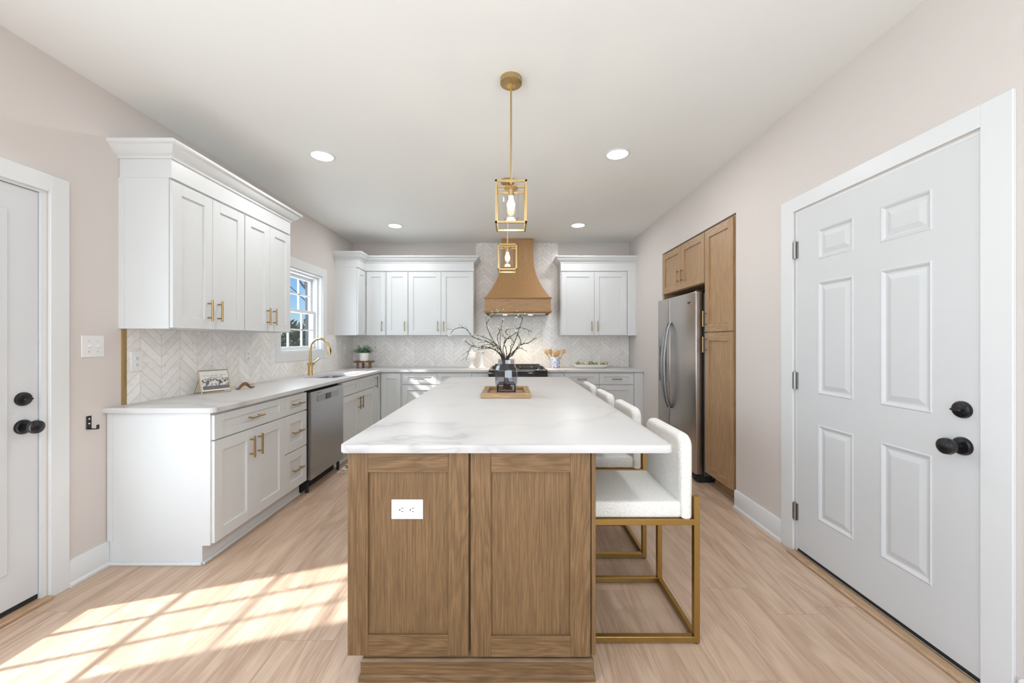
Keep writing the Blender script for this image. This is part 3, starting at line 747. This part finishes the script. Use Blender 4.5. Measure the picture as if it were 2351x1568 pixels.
# ------------------------------------------------------------------ island
il = thing('kitchen_island', 'large oak kitchen island cabinet with shaker end panels', 'kitchen island', (0, 1.461, 0))
IL = 2.60
MB().box(-.610, .302, .020, IL, .112, .878).build('body', M['oakz'], il, smooth=False)
front(il, 'end_panel', -.616, -.156, .112, .880, mats=oakc, T=Matrix.Translation((0, .02, 0)), st=.077, yf=-.020)
front(il, 'end_panel', -.152, .304, .108, .880, mats=oakc, T=Matrix.Translation((0, .02, 0)), st=.077, yf=-.020)
MB().box(.306, .323, .006, IL, .108, .882, .002).build('seating_side_panel', M['oakz'], il)
b = MB(); b.box(-.560, .298, .030, IL-.02, .0, .111); b.build('plinth', M['oakx'], il, smooth=False)
MB().sweep([(-.560, IL-.02), (-.560, .030), (.306, .030), (.306, IL-.02)], [(0, 0), (.018, 0), (.018, .020), (.012, .024), (.012, .074), (.006, .082), (0, .084)]).build('base_molding', M['oakx'], il, angle=30)
TI = Matrix.Translation((-.610, 0, 0)) @ Matrix.Rotation(-PI/2, 4, 'Z')
for k in range(4):
    y0 = .045+k*.638
    for z0, z1 in ((.705, .872), (.402, .695), (.106, .392)):
        front(il, 'drawer', -(y0+.634), -y0, z0, z1, T=TI, mats=(M['oakx'], M['oakx'], M['oakx']), yf=-.020, slab=True)
tp = MB().prism(roundpoly([(-.634, 1.431), (.605, 1.431), (.597, 4.125), (-.640, 4.125)], {0: .025, 1: .025, 2: .03, 3: .03}), 'z', .883, .914, .004, seg=2).build('island_countertop', M['quartz'])
tag(tp, 'large white veined quartz worktop on the oak island', 'countertop')

# outlets / switches ------------------------------------------------
def outlet(label, loc, rz, horiz=False, group=None, th=.0055):
    o = thing('wall_outlet', label, 'outlet', loc, rz, group)
    R = Matrix.Rotation(PI/2, 4, 'Y') if horiz else Matrix.Identity(4)
    MB(R).box(-.037, .037, -th, 0, -.060, .060, .0018).build('cover_plate', M['plastic'], o)
    for z in (-.020, .020):
        b = MB(R); b.prism([(.0155*math.cos(t)*1.02, z+max(-.0125, min(.0125, .0165*math.sin(t)))) for t in [k*PI/12 for k in range(24)]], 'y', -th-.0025, -th+.0005)
        s_ = b.build('socket', M['plastic'], o, smooth=False)
        b = MB(R).box(-.0075, -.0055, -th-.0031, -th-.0020, z-.001, z+.007).box(.0055, .0075, -th-.0031, -th-.0020, z-.001, z+.006)
        b.cyl((0, -th-.0031, z-.007), (0, -th-.002, z-.007), .0026, n=10)
        b.build('slot', M['slot'], s_, smooth=False)
    MB(R).cyl((0, -th-.001, 0), (0, -th, 0), .0028, n=10).build('screw', M['plastic'], o)
XT = XL+.0115; YT = YB-.0115
outlet('white outlet on the left wall tile nearest the brass strip', (XT, 2.405, 1.17), PI/2)
outlet('white outlet on the left wall tile below the cabinets, near the window', (XT, 3.43, 1.165), PI/2)
outlet('white outlet on the far wall tile right of the potted plant', (-1.66, YT, 1.167), 0)
outlet('white outlet on the far wall tile beside the utensil crock', (.852, YT, 1.172), 0)
outlet('white horizontal outlet on the front oak panel of the island', (-.391, 1.472, .661), 0, True)
def switch(label, loc, rz, n):
    o = thing('light_switch', label, 'switch', loc, rz); hw = .036+.023*(n-1)
    MB().box(-hw, hw, -.0055, 0, -.060, .060, .0018).build('cover_plate', M['plastic'], o)
    for k in range(n):
        x = (k-(n-1)/2)*.046
        b = MB().box(x-.006, x+.006, -.0062, -.0050, -.013, .013); fr_ = b.build('switch_frame', M['plasticg'] if False else M['plastic'], o, smooth=False)
        MB(Matrix.Translation((x, -.006, 0)) @ Matrix.Rotation(math.radians(-25), 4, 'X')).box(-.0042, .0042, -.013, .002, -.006, .006, .001).build('toggle', M['plastic'], fr_)
        b = MB()
        for z in (-.030, .030): b.cyl((x, -.0064, z), (x, -.0054, z), .0025, n=8)
        b.build('screw', M['nickel'], o)
switch('white double toggle light switch on the left wall beside the door', (XL, 2.165, 1.268), PI/2, 2)
switch('white single light switch on the left wall tile beside the corner', (XT, 5.42, 1.19), PI/2, 1)
# hook
k = thing('wall_hook', 'small black metal wall hook beside the left door', 'hook', (XL, 2.145, .845), PI/2)
MB().box(-.014, .014, -.004, 0, -.035, .038, .002).build('back_plate', M['black'], k)
b = MB(); b.box(-.008, .008, -.050, -.004, -.035, -.031, .001).box(-.008, .008, -.054, -.050, -.035, -.010, .0015); b.build('prong', M['black'], k)
for z in (.022, -.004): MB().lathe([(.005, 0), (.004, .002), (0, .0025)], n=10).build('screw', M['chrome'], k).matrix_local = Matrix.Translation((0, -.004, z)) @ Matrix.Rotation(PI/2, 4, 'X')

# ------------------------------------------------------------------ stools
st = thing('bar_stool', 'cream upholstered stool nearest the camera, at the island front corner', 'stool', (.58, 1.877, 0), 0, 'cream counter stools along the island')
t = .0125; xb, xf, yw = .207, -.250, .207
for sy in (-1, 1):
    MB().box(xb-.001, xb+.024, sy*yw-t, sy*yw+t, .006, .632, .0015).build('leg', M['brassd'], st)
    MB().box(xf, xf+.025, sy*yw-t, sy*yw+t, .006, .535, .0015).build('leg', M['brassd'], st)
    MB().box(xf+.025, xb, sy*yw-t, sy*yw+t, .008, .032, .0015).build('base_rail', M['brassd'], st)
MB().box(xb, xb+.023, -yw+t, yw-t, .008, .032, .0015).build('rear_rail', M['brassd'], st)
MB().box(xf, xf+.023, -yw+t, yw-t, .15, .174, .0015).build('footrest', M['brassd'], st)
b = MB()
for sy in (-1, 1): b.box(xf+.025, xb, sy*yw-t, sy*yw+t, .510, .535, .0015)
b.box(xb+.0, xb+.023, -yw+t, yw-t, .510, .535, .0015).box(xf, xf+.023, -yw+t, yw-t, .510, .535, .0015)
b.build('seat_frame', M['brassd'], st)
b = MB()
for sx in (xb+.011, xf+.012):
    for sy in (-1, 1): b.cyl((sx, sy*yw, 0), (sx, sy*yw, .0065), .009, n=10)
b.build('foot_pad', M['rubber'], st)
MB().box(xf+.002, xb-.050, -.208, .208, .5355, .606, .012, seg=3).build('seat', M['fabric'], st, angle=60)
out = roundpoly([(-.214, .5355), (.214, .5355), (.214, .893), (-.214, .893)], {2: .055, 3: .055}, 7)
MB().prism(out, 'x', xb-.060, xb-.001, .022, seg=4).build('backrest', M['fabric'], st, angle=60)
for (yy, lb) in ((2.527, 'cream upholstered stool second from the camera'), (3.117, 'cream upholstered stool third from the camera, backrest visible over worktop'), (3.717, 'cream upholstered stool farthest from the camera, nearest the range')):
    q = copy_tree(st); q.location = (.58, yy, 0); q['label'] = lb

# ------------------------------------------------------------------ lights in the room
cn = thing('recessed_light', 'recessed ceiling light, left one of the nearer pair', 'ceiling light', (-1.47, 3.03, H), 0, 'recessed ceiling lights')
MB().lathe([(.094, -.0005), (.092, -.004), (.080, -.006), (.080, -.001)], n=36, capa=False, capb=False).build('trim_ring', M['trimw'], cn)
MB().lathe([(.080, -.0045), (.0, -.0046)], n=36, capa=False).build('diffuser', M['lit'], cn)
spots = [(.828, 3.00, 'recessed ceiling light, right one of the nearer pair'), (-1.45, 4.87, 'recessed ceiling light, left one of the far pair near the hood'), (.845, 4.85, 'recessed ceiling light, right one of the far pair near the hood')]
for x, y, lb in spots:
    q = copy_tree(cn); q.location = (x, y, H); q['label'] = lb
for x, y, *_ in [(-1.47, 3.03)]+spots+[(-1.47, -.3), (.83, -.3), (-1.47, -2.0), (.83, -2.0)]:  # last four are unseen lamps added behind the camera, without fixtures
    lamp('recessed_lamp', 'AREA', (x, y, H-.012), (0, 0, 0), 6.5, (.96, .97, 1), shape='DISK', size=.15)

def pendant(label, loc):
    p = thing('pendant_light', label, 'pendant light', loc, 0, 'brass lantern pendants over the island')
    MB().lathe([(.060, 0), (.060, -.028), (.056, -.030), (0, -.030)], n=36, capa=True).build('canopy', M['brass'], p)
    b = MB().cyl((0, 0, -.030), (0, 0, -.046), .007, n=10); b.box(-.006, .006, -.004, .004, -.060, -.044, .002); b.build('swivel', M['brass'], p)
    MB().cyl((0, 0, -.055), (0, 0, -.585), .0055, n=12).build('stem', M['brass'], p)
    zt, zb, a, t = -.590, -.820, .085, .0055
    b = MB()
    for sx in (-1, 1):
        for sy in (-1, 1): b.box(sx*(a-t)-t, sx*(a-t)+t, sy*(a-t)-t, sy*(a-t)+t, zb, zt, .0008)
        for z in (zt-2*t, zb): b.box(sx*(a-t)-t, sx*(a-t)+t, -a, a, z, z+2*t, .0008).box(-a, a, sx*(a-t)-t, sx*(a-t)+t, z, z+2*t, .0008)
    b.build('cage', M['brass'], p)
    MB().box(-a, a, -t, t, zt-2*t, zt, .0008).build('crossbar', M['brass'], p)
    b = MB().lathe([(.0, -.600), (.036, -.602), (.036, -.612), (.019, -.614), (.019, -.650), (.0, -.652)], n=24); b.build('socket', M['brass'], p)
    MB().lathe([(.035, -.613), (.046, -.616), (.047, -.63), (.047, -.770), (.042, -.776), (.0, -.777), (.0, -.775), (.041, -.774), (.045, -.769), (.045, -.63), (.044, -.618)], n=36, capa=False, capb=False).build('glass_shade', M['clear'], p)
    MB().lathe([(.012, -.652), (.013, -.664), (.020, -.682), (.0235, -.697), (.019, -.714), (.009, -.724), (.0, -.726)], n=20).build('bulb', M['bulb'], p)
    lamp('pendant_lamp', 'POINT', (loc[0], loc[1], loc[2]-.760), (0, 0, 0), 2.2, (1, .80, .55), shadow_soft_size=.03)
pendant('brass lantern pendant nearest the camera', (.003, 2.14, H))
pendant('brass lantern pendant in front of the hood', (-.027, 3.495, H))

# ------------------------------------------------------------------ tray, vase, branches on island
tr = thing('serving_tray', 'rustic wooden tray under the smoky glass vase', 'tray', (-.031, 2.80, .914))
hw, hl = .168, .215
MB().box(-hw+.02, hw-.02, -hl+.02, hl-.02, 0, .010).build('tray_base', M['traywood'], tr, smooth=False)
for sy in (-1, 1): MB().box(-hw, hw, sy*(hl-.022)-.022, sy*(hl-.022)+.022, .0, .034, .004).build('rim', M['traywood'], tr)
for sx in (-1, 1): MB().box(sx*(hw-.02)-.02, sx*(hw-.02)+.02, -hl+.0445, hl-.0445, .0, .033, .004).build('rim', M['traywoody'], tr)
vs = thing('glass_vase', 'smoky grey faceted glass vase on the wooden tray', 'vase', (-.030, 2.80, .925))
outp = [(.0, .0), (.056, .0), (.066, .012), (.078, .05), (.083, .09), (.083, .13), (.080, .165), (.066, .20), (.060, .212), (.060, .238), (.063, .242)]
inp = [(.060, .242), (.057, .238), (.057, .210), (.062, .198), (.075, .165), (.079, .13), (.079, .09), (.074, .052), (.062, .016), (.0, .012)]
MB().lathe(outp+inp, n=10, capa=False, capb=False, rot0=.2).build('vase_body', M['smoke'], vs, angle=12)
b = MB()
for sy in (-.058, .058):
    pts = [(-.062, sy, .0), (-.062, sy, .055), (-.050, sy, .068), (.050, sy, .068), (.062, sy, .055), (.062, sy, 0)]
    b.tube(pts, .0045, 8)
    b.box(-.066, .066, sy-.004, sy+.004, .0, .006)
b.build('wire_stand', M['black'], vs, label='black metal stand around the foot')
def PX(x, y, dy=0): # crop coordinates measured on the photo, turned into metres round the vase axis
    return (((1000+x/6.534)-1172)/319, 2.80+dy, 1.3-((680+y/6.534)-782)/319)
ST = [
 ([(1040, 960), (960, 850), (860, 660), (760, 430), (840, 300), (900, 245), (940, 220)], .03),
 ([(1030, 960), (990, 850), (965, 700), (970, 540), (1000, 330)], .08),
 ([(1060, 960), (1110, 860), (1200, 650), (1240, 520), (1300, 350), (1265, 320), (1210, 330)], -.05),
 ([(1070, 960), (1150, 850), (1270, 730), (1270, 640), (1215, 520), (1240, 475), (1310, 470), (1400, 500), (1470, 540)], .06),
 ([(1080, 960), (1150, 850), (1280, 730), (1400, 690), (1450, 650), (1500, 610)], -.10),
 ([(1010, 960), (940, 830), (800, 690), (660, 650), (560, 600), (480, 500), (390, 480), (300, 510), (250, 585)], -.06),
 ([(1000, 960), (930, 830), (760, 760), (620, 770), (560, 740), (500, 790), (460, 890), (430, 980)], .04),
 ([(1000, 960), (930, 820), (800, 770), (640, 770), (540, 720), (470, 650)], -.09),
 ([(1010, 960), (960, 800), (880, 720), (760, 690), (600, 700)], .12),
 ([(1000, 960), (940, 840), (850, 780), (740, 780), (650, 800)], -.12),
 ([(1020, 960), (950, 780), (860, 690), (700, 610), (560, 575)], .10),
 ([(1050, 960), (1010, 800), (1060, 650), (1100, 620), (1050, 530), (1080, 500), (1140, 490)], .02),
 ([(1040, 960), (980, 820), (930, 620), (960, 530), (940, 460)], -.04),
 ([(1060, 960), (1060, 800), (1030, 700), (1100, 620), (1200, 560), (1210, 530)], -.08),
 ([(1080, 960), (1140, 880), (1200, 800), (1260, 770), (1330, 805)], -.13),
 ([(1070, 960), (1120, 880), (1130, 760), (1170, 690), (1120, 630), (1040, 640), (980, 530)], .09),
 ([(1030, 960), (1000, 860), (870, 740), (760, 730), (680, 745), (590, 790)], .15),
 ([(1090, 960), (1160, 890), (1240, 760), (1330, 715), (1420, 715)], .13),
]
br = thing('branch_arrangement', 'dark budding branches standing in the smoky glass vase', 'branches', (-.030, 2.80, .94))
def smoothp(P, n=5):
    out = []
    for i in range(len(P)-1):
        p0 = P[max(0, i-1)]; p1 = P[i]; p2 = P[i+1]; p3 = P[min(len(P)-1, i+2)]
        for k in range(n):
            t = k/n; out.append(.5*((2*p1)+(p2-p0)*t+(2*p0-5*p1+4*p2-p3)*t*t+(3*p1-p0-3*p2+p3)*t**3))
    return out+[P[-1]]
for q, (ps, dy) in enumerate(ST):
    n = len(ps); P = [Vector(PX(x, y, dy*(i/(n-1))**.8*2.0)) for i, (x, y) in enumerate(ps)]
    P = [Vector((-.03-(P[0].x+.03)*.8+random.uniform(-.02, .02), 2.80-dy*.2, .95))]+P
    P = [p-Vector((-.030, 2.80, .94)) for p in P]
    S = smoothp(P); m = len(S)
    b = MB(); b.tube(S, [.0034*(1-.68*i/m)+.0004 for i in range(m)], 6)
    bd = MB()
    for i in range(9, m-1, 2):
        dr = Vector((random.uniform(-1, 1), random.uniform(-1, 1), random.uniform(-.3, 1))).normalized()
        L = random.uniform(.005, .014); b.tube([S[i], S[i]+dr*L], [.0014, .0007], 5)
        if random.random() < .55: e_ = S[i]+dr*(L+.003); bd.sphere(e_, .0042, 6, sc=(random.uniform(.7, 1.3), .8, random.uniform(1, 1.7)))
    for j in range(3): bd.sphere(S[-1]+Vector((random.uniform(-.008, .008), 0, random.uniform(-.006, .006))), .0045, 6, sc=(1.5, .6, .9))
    for i in range(12, m-3, 4):
        if random.random() < .8:
            dr = ((S[min(m-1, i+2)]-S[i-2]).normalized()+Vector((random.uniform(-1, 1), random.uniform(-.6, .6), random.uniform(-.3, .9)))*.8).normalized(); L = random.uniform(.022, .07)
            Q = [S[i], S[i]+dr*L*.5+Vector((0, 0, .003)), S[i]+dr*L]; b.tube(Q, [.0017, .0013, .0008], 5)
            bd.sphere(Q[-1], .004, 6, sc=(1.4, .8, .9)); bd.sphere(Q[1], .0028, 6, sc=(.8, .8, 1.4))
    stem = b.build('branch', M['twig'], br, angle=70); bd.build('bud', M['bud'], stem)

# ------------------------------------------------------------------ small things on the back counter
ZC = .914
rs_ = thing('wooden_riser', 'small brown wooden riser under the potted plant', 'riser', (-2.055, 5.44, ZC))
MB().box(-.128, .128, -.07, .07, .078, .090, .003).box(-.124, .124, -.065, .065, .094, .104, .003).box(-.05, .05, -.05, .05, .090, .094).build('top', M['walnut'], rs_)
for x, y in ((-.07, -.05), (-.03, .05), (.09, -.04), (.07, .05)): MB().box(x-.013, x+.013, y-.013, y+.013, 0, .078, .002).build('leg', M['walnut'], rs_)
b = MB(); b.tube([(.055, -.072, .085), (.075, -.085, .06), (.095, -.085, .04)], .003, 6).tube([(.055, -.072, .085), (.03, -.083, .10), (.055, -.085, .075), (.09, -.083, .065), (.055, -.072, .085)], .003, 6); b.build('twine_bow', M['twine'], rs_)
pp = thing('potted_plant', 'small green leafy plant in a white textured pot', 'plant', (-2.055, 5.44, ZC+.104))
MB().lathe([(0, 0), (.056, 0), (.060, .01), (.064, .11), (.060, .112), (.056, .10), (0, .098)], n=26).build('pot', M['ceramic'], pp)
b = MB(); st_ = MB()
for i in range(80):
    a = random.uniform(0, 2*PI); el = random.uniform(.1, 1.35); L = random.uniform(.10, .19)
    d_ = Vector((math.cos(a)*math.cos(el), math.sin(a)*math.cos(el)*.7, math.sin(el)*.75))
    p0 = Vector((random.uniform(-.04, .04), random.uniform(-.04, .04), .10)); e_ = p0+d_*L+Vector((0, 0, -.02*L/.15))
    st_.tube([p0, p0+d_*L*.5+Vector((0, 0, .01)), e_], .0012, 4)
    for k in range(9):
        t = .25+.75*k/8; c0 = p0+d_*L*t+Vector((0, 0, .008*math.sin(PI*t))); n1 = Vector((random.uniform(-1, 1), random.uniform(-1, 1), random.uniform(-.4, 1))).normalized()
        n2 = n1.cross(d_).normalized(); r_ = random.uniform(.010, .017)
        b.bm.faces.new([b.bm.verts.new(c0), b.bm.verts.new(c0+(n1*.5+n2*.45)*r_), b.bm.verts.new(c0+n1*r_*1.25), b.bm.verts.new(c0+(n1*.5-n2*.45)*r_)])
b.build('foliage', M['leaf'], pp, smooth=False); st_.build('stem', M['leaf'], pp)
# bust vase
bs = thing('bust_figurine', 'white ceramic head sculpture on a round foot beside the candle holder', 'sculpture', (-.545, 5.47, ZC))
b = MB().lathe([(0, 0), (.052, 0), (.054, .008), (.046, .018), (.030, .028), (.024, .045), (.024, .075), (.030, .090)], n=24)
b.build('pedestal', M['ceramic'], bs)
b = MB()
rg = []
for z, rx, ry, oy in ((.085, .027, .026, 0), (.10, .030, .032, -.002), (.115, .042, .045, -.006), (.135, .055, .060, -.008), (.16, .061, .066, -.004), (.185, .060, .064, 0), (.205, .052, .055, .002), (.22, .036, .038, .003), (.228, .018, .02, .004)):
    rg.append(b.ring([(rx*math.cos(2*PI*k/20), oy+ry*math.sin(2*PI*k/20), z) for k in range(20)]))
b.skin(rg)
b.prism([(-.062, .165), (-.078, .155), (-.080, .150), (-.070, .148), (-.060, .148)], 'x', -.007, .007, .002)
b.sphere((0, -.055, .131), .012, 8, sc=(1.4, .7, .6)).sphere((-.022, -.055, .168), .009, 8, sc=(1.3, .6, .7)).sphere((.022, -.055, .168), .009, 8, sc=(1.3, .6, .7))
b.sphere((-.058, 0, .158), .011, 8, sc=(.5, 1, 1.3)).sphere((.058, 0, .158), .011, 8, sc=(.5, 1, 1.3))
b.build('head', M['ceramic'], bs, angle=70)
MB().lathe([(.058, .19), (.064, .20), (.060, .215), (.045, .228), (.028, .236), (.02, .250), (.012, .254), (0, .255)], (0, .006, 0), n=22).build('hair', M['ceramic'], bs)
tag(MB().lathe([(0, 0), (.060, 0), (.062, .007), (.044, .014), (.030, .026), (.024, .05), (.020, .11), (.019, .17), (.024, .20), (.038, .222), (.044, .228), (.044, .236), (.030, .238), (0, .232)], (-.405, 5.47, ZC), n=28).build('candle_holder', M['ceramic']), 'tall white ceramic candle holder left of the range', 'candle holder')
# utensil crock
tag(MB().lathe([(0, 0), (.064, 0), (.068, .005), (.069, .150), (.066, .155), (.062, .150), (.060, .012), (0, .010)], (.632, 5.50, ZC), n=32).build('utensil_crock', M['crock']), 'blue and white patterned crock holding wooden utensils', 'crock')
def utensil(name, lb, lean, az, hd, L=.20):
    T = Matrix.Translation((.632+.020*math.cos(az), 5.50+.020*math.sin(az), ZC+.03)) @ Matrix.Rotation(az, 4, 'Z') @ Matrix.Rotation(lean, 4, 'Y') @ Matrix.Rotation(-az*1.0, 4, 'Z')
    b = MB(); b.tube([(0, 0, 0), (0, 0, L-.055)], [.005, .006], 8)
    n = 14; zc = L-.02
    if hd == 'spatula': pol = [(-.012, L-.065), (.012, L-.065), (.026, L-.03), (.027, L+.02), (-.027, L+.02), (-.026, L-.03)]
    elif hd == 'fork': pol = [(-.012, L-.06), (.012, L-.06), (.025, L-.03), (.025, L+.025), (.015, L+.025), (.013, L-.005), (.006, L-.005), (.005, L+.025), (-.005, L+.025), (-.006, L-.005), (-.013, L-.005), (-.015, L+.025), (-.025, L+.025), (-.025, L-.03)]
    else: pol = [(.027*math.cos(2*PI*k/n), zc+.038*math.sin(2*PI*k/n)) for k in range(n)]
    b.prism(pol, 'y', -.004, .004, .0015)
    o = b.build(name, M['utensil']); o.data.transform(T); tag(o, lb, 'utensil', 'wooden utensils in the crock')
utensil('wooden_fork', 'slotted wooden fork leaning left in the crock', .50, PI, 'fork', .235)
utensil('wooden_spatula', 'wooden spatula standing left of center in the crock', .28, PI+.5, 'spatula', .225)
utensil('wooden_turner', 'short broad wooden turner in the middle of the crock', .10, -PI/2, 'spatula', .175)
utensil('wooden_spoon', 'round wooden spoon leaning right, tallest in the crock', .48, 0, 'spoon', .245)
utensil('wooden_scraper', 'wooden scraper leaning slightly right in the crock', .20, .5, 'spatula', .205)
# dough bowl and balls
bx, by = 1.142, 5.48
b = MB()
def ov(a, c_, z, n=36): return b.ring([(bx+a*math.copysign(abs(math.cos(2*PI*k/n))**.75, math.cos(2*PI*k/n)), by+c_*math.copysign(abs(math.sin(2*PI*k/n))**.75, math.sin(2*PI*k/n)), ZC+z) for k in range(n)])
b.skin([ov(.205, .055, 0), ov(.235, .075, .018), ov(.258, .092, .048), ov(.250, .085, .050), ov(.215, .062, .022), ov(.19, .045, .014)])
tag(b.build('dough_bowl', M['ceramic'], angle=50), 'long shallow white bowl of decorative balls at the right end of the counter', 'bowl')
BL = [(-.195, .024, 'ballg', 'small dark green ball at the left end of the bowl'), (-.135, .029, 'ballb', 'beige woven ball second from the left in the bowl'), (-.070, .031, 'ballw', 'whitewashed ball third from the left in the bowl'), (-.003, .032, 'ballg', 'large moss green ball in the middle of the bowl'), (.058, .025, 'ballg', 'green ball right of the large green ball'), (.108, .022, 'ballw', 'small pale ball between the green balls'), (.150, .023, 'ballg', 'flat looking green ball near the right end of the bowl'), (.203, .028, 'ballb', 'woven beige ball at the right end of the bowl')]
for i, (x, r_, mt, lb) in enumerate(BL):
    b = MB().sphere((0, 0, 0), r_*1.08, 18)
    o = b.build('decorative_ball', M[mt], angle=80); o.location = (bx+x, by-.012+.008*(i % 2), ZC+.030+r_+(.008 if abs(x) > .18 else 0)); tag(o, lb, 'ball', 'decorative balls in the white bowl')

# photo frame + bronze ornament on left counter
pf = thing('picture_frame', 'gold easel frame with a small printed picture, on the left worktop', 'picture frame', (-2.165, 2.86, ZC), math.radians(66))
TT = Matrix.Rotation(math.radians(-16), 4, 'X')
b = MB(TT); fw, fh = .098, .172
for x in (-fw, fw): b.tube([(x, 0, .003), (x, 0, fh)], .0032, 8)
b.tube([(-fw, 0, .003), (fw, 0, .003)], .0032, 8).tube([(-fw, 0, fh), (fw, 0, fh)], .0032, 8)
b.build('frame', M['brass'], pf)
b = MB(); b.tube([(-fw, .033, .118), (-fw, .095, .003), (fw, .095, .003), (fw, .033, .118)], .003, 8); b.build('easel_leg', M['brass'], pf)
cd = MB(TT).box(-fw+.004, fw-.004, -.001, .001, .02, fh-.004).build('card', M['bulbpaper'], pf, smooth=False)
MB(TT).box(-fw+.012, fw-.006, -.0018, -.0011, .030, .112).build('print', M['picture'], cd, smooth=False)
MB(TT).box(-.040, .055, -.0018, -.0011, .116, .122).build('gold_line', plain('gold_ink', (.6, .5, .2), .5), cd, smooth=False)
b = MB(TT); x = -.07
while x < .08:
    wq = random.uniform(.004, .011); b.box(x, x+wq*.6, -.0016, -.0011, .130+random.uniform(0, .003), .1335+random.uniform(0, .003)); x += wq+.003
b.build('lettering', M['slot'], cd, smooth=False)
MB(TT).box(-fw+.003, fw-.003, -.0032, -.0022, .006, fh-.003).build('pane', M['clear'], pf, smooth=False)
on = thing('arched_ornament', 'small arched bronze ornament beside the picture frame', 'ornament', (-2.12, 3.10, ZC), math.radians(70))
b = MB(); P = smoothp([Vector(q) for q in ((-.075, 0, .008), (-.05, 0, .010), (-.03, .0, .030), (-.01, 0, .044), (.012, 0, .040), (.028, 0, .020), (.05, 0, .008), (.075, 0, .012))], 4)
b.tube(P, [.004+.0075*math.sin(PI*min(1, max(0, i/(len(P)-1))))**.8 for i in range(len(P))], 10)
b.build('body', M['bronze'], on)
MB().cyl((-.03, .03, .022), (.11, .05, .026), .0018, n=6).build('rod', M['iron'], on)

# rug
rg_ = thing('runner_rug', 'woven patterned runner rug on the floor before the sink cabinet', 'rug', (-1.33, 4.35, 0))
MB().box(-.38, .38, -.48, .48, 0, .008, .002).build('pile', M['rug'], rg_)
b = MB()
for i in range(60):
    x = -.38+.76*i/59
    for sy in (-1, 1):
        b.tube([(x, sy*.48, .004), (x+random.uniform(-.01, .01), sy*.52, .004), (x+random.uniform(-.02, .02), sy*.55, .003)], .0028, 4)
b.build('fringe', M['fringe'], rg_)

# ------------------------------------------------------------------ outside the window
struct(MB().box(-40, XL-.32, -20, 50, -.5, -.4).build('ground', M['grass'], smooth=False))
def tree(label, loc, hgt, seedv, spread=1.0, name='bare_tree'):
    random.seed(seedv); t_ = thing(name, label, 'tree', loc)
    b = MB()
    def grow(p, d, L, r, lev):
        pts = [p]; q = p.copy(); dd = d.copy()
        for k in range(4):
            dd = (dd+Vector((random.uniform(-.25, .25), random.uniform(-.25, .25), random.uniform(-.08, .2)))).normalized(); q = q+dd*L/4; pts.append(q.copy())
        b.tube(pts, [r*(1-.12*k) for k in range(5)], 6 if lev < 2 else 4)
        if lev < 5:
            for k in range(3 if lev else 4):
                nd = (dd+Vector((random.uniform(-1, 1), random.uniform(-1, 1), random.uniform(-.2, .7)))*spread).normalized()
                grow(pts[random.choice((2, 3, 4))], nd, L*random.uniform(.6, .8), r*.5, lev+1)
    grow(Vector((0, 0, 0)), Vector((0, 0, 1)), hgt*.3, .16, 0)
    b.build('trunk', M['bark'], t_)
tree('bare branched tree seen through the sink window', (-6.05, 12.0, -.4), 9.0, 5, 1.3)
def bush(label, loc, rx, ry, rz, n, seedv):
    random.seed(seedv); t_ = thing('evergreen_shrub', label, 'shrub', loc, 0, 'evergreens outside the window')
    MB().tube([(0, 0, 0), (0, 0, rz*1.2)], [.12, .04], 8).build('trunk', M['bark'], t_)
    b = MB()
    for i in range(n):
        while True:
            v = Vector((random.uniform(-1, 1), random.uniform(-1, 1), random.uniform(-1, 1)))
            if .25 < v.length < 1: break
        lump = .78+.22*math.sin(v.x*7+seedv)*math.cos(v.y*6+v.z*5)
        c0 = Vector((v.x*rx*lump, v.y*ry*lump, rz+v.z*rz*lump)); n1 = Vector((random.uniform(-1, 1), random.uniform(-1, 1), random.uniform(-.5, 1))).normalized(); n2 = n1.orthogonal().normalized(); r_ = random.uniform(.09, .2)
        b.bm.faces.new([b.bm.verts.new(c0), b.bm.verts.new(c0+(n1*.5+n2*.3)*r_), b.bm.verts.new(c0+n1*r_*1.25), b.bm.verts.new(c0+(n1*.5-n2*.3)*r_)])
    b.build('foliage', M['leafo'], t_, smooth=False)
bush('tall evergreen outside at the right side of the window', (-9.15, 17.0, -.4), 1.5, 1.3, 1.35, 7000, 1)
bush('low dense evergreen outside behind the faucet', (-11.9, 21.0, -.4), 1.7, 1.4, 1.12, 7000, 2)
bush('low dense evergreen outside at the left side of the window', (-15.6, 24.0, -.4), 1.9, 1.5, 1.15, 5000, 3)
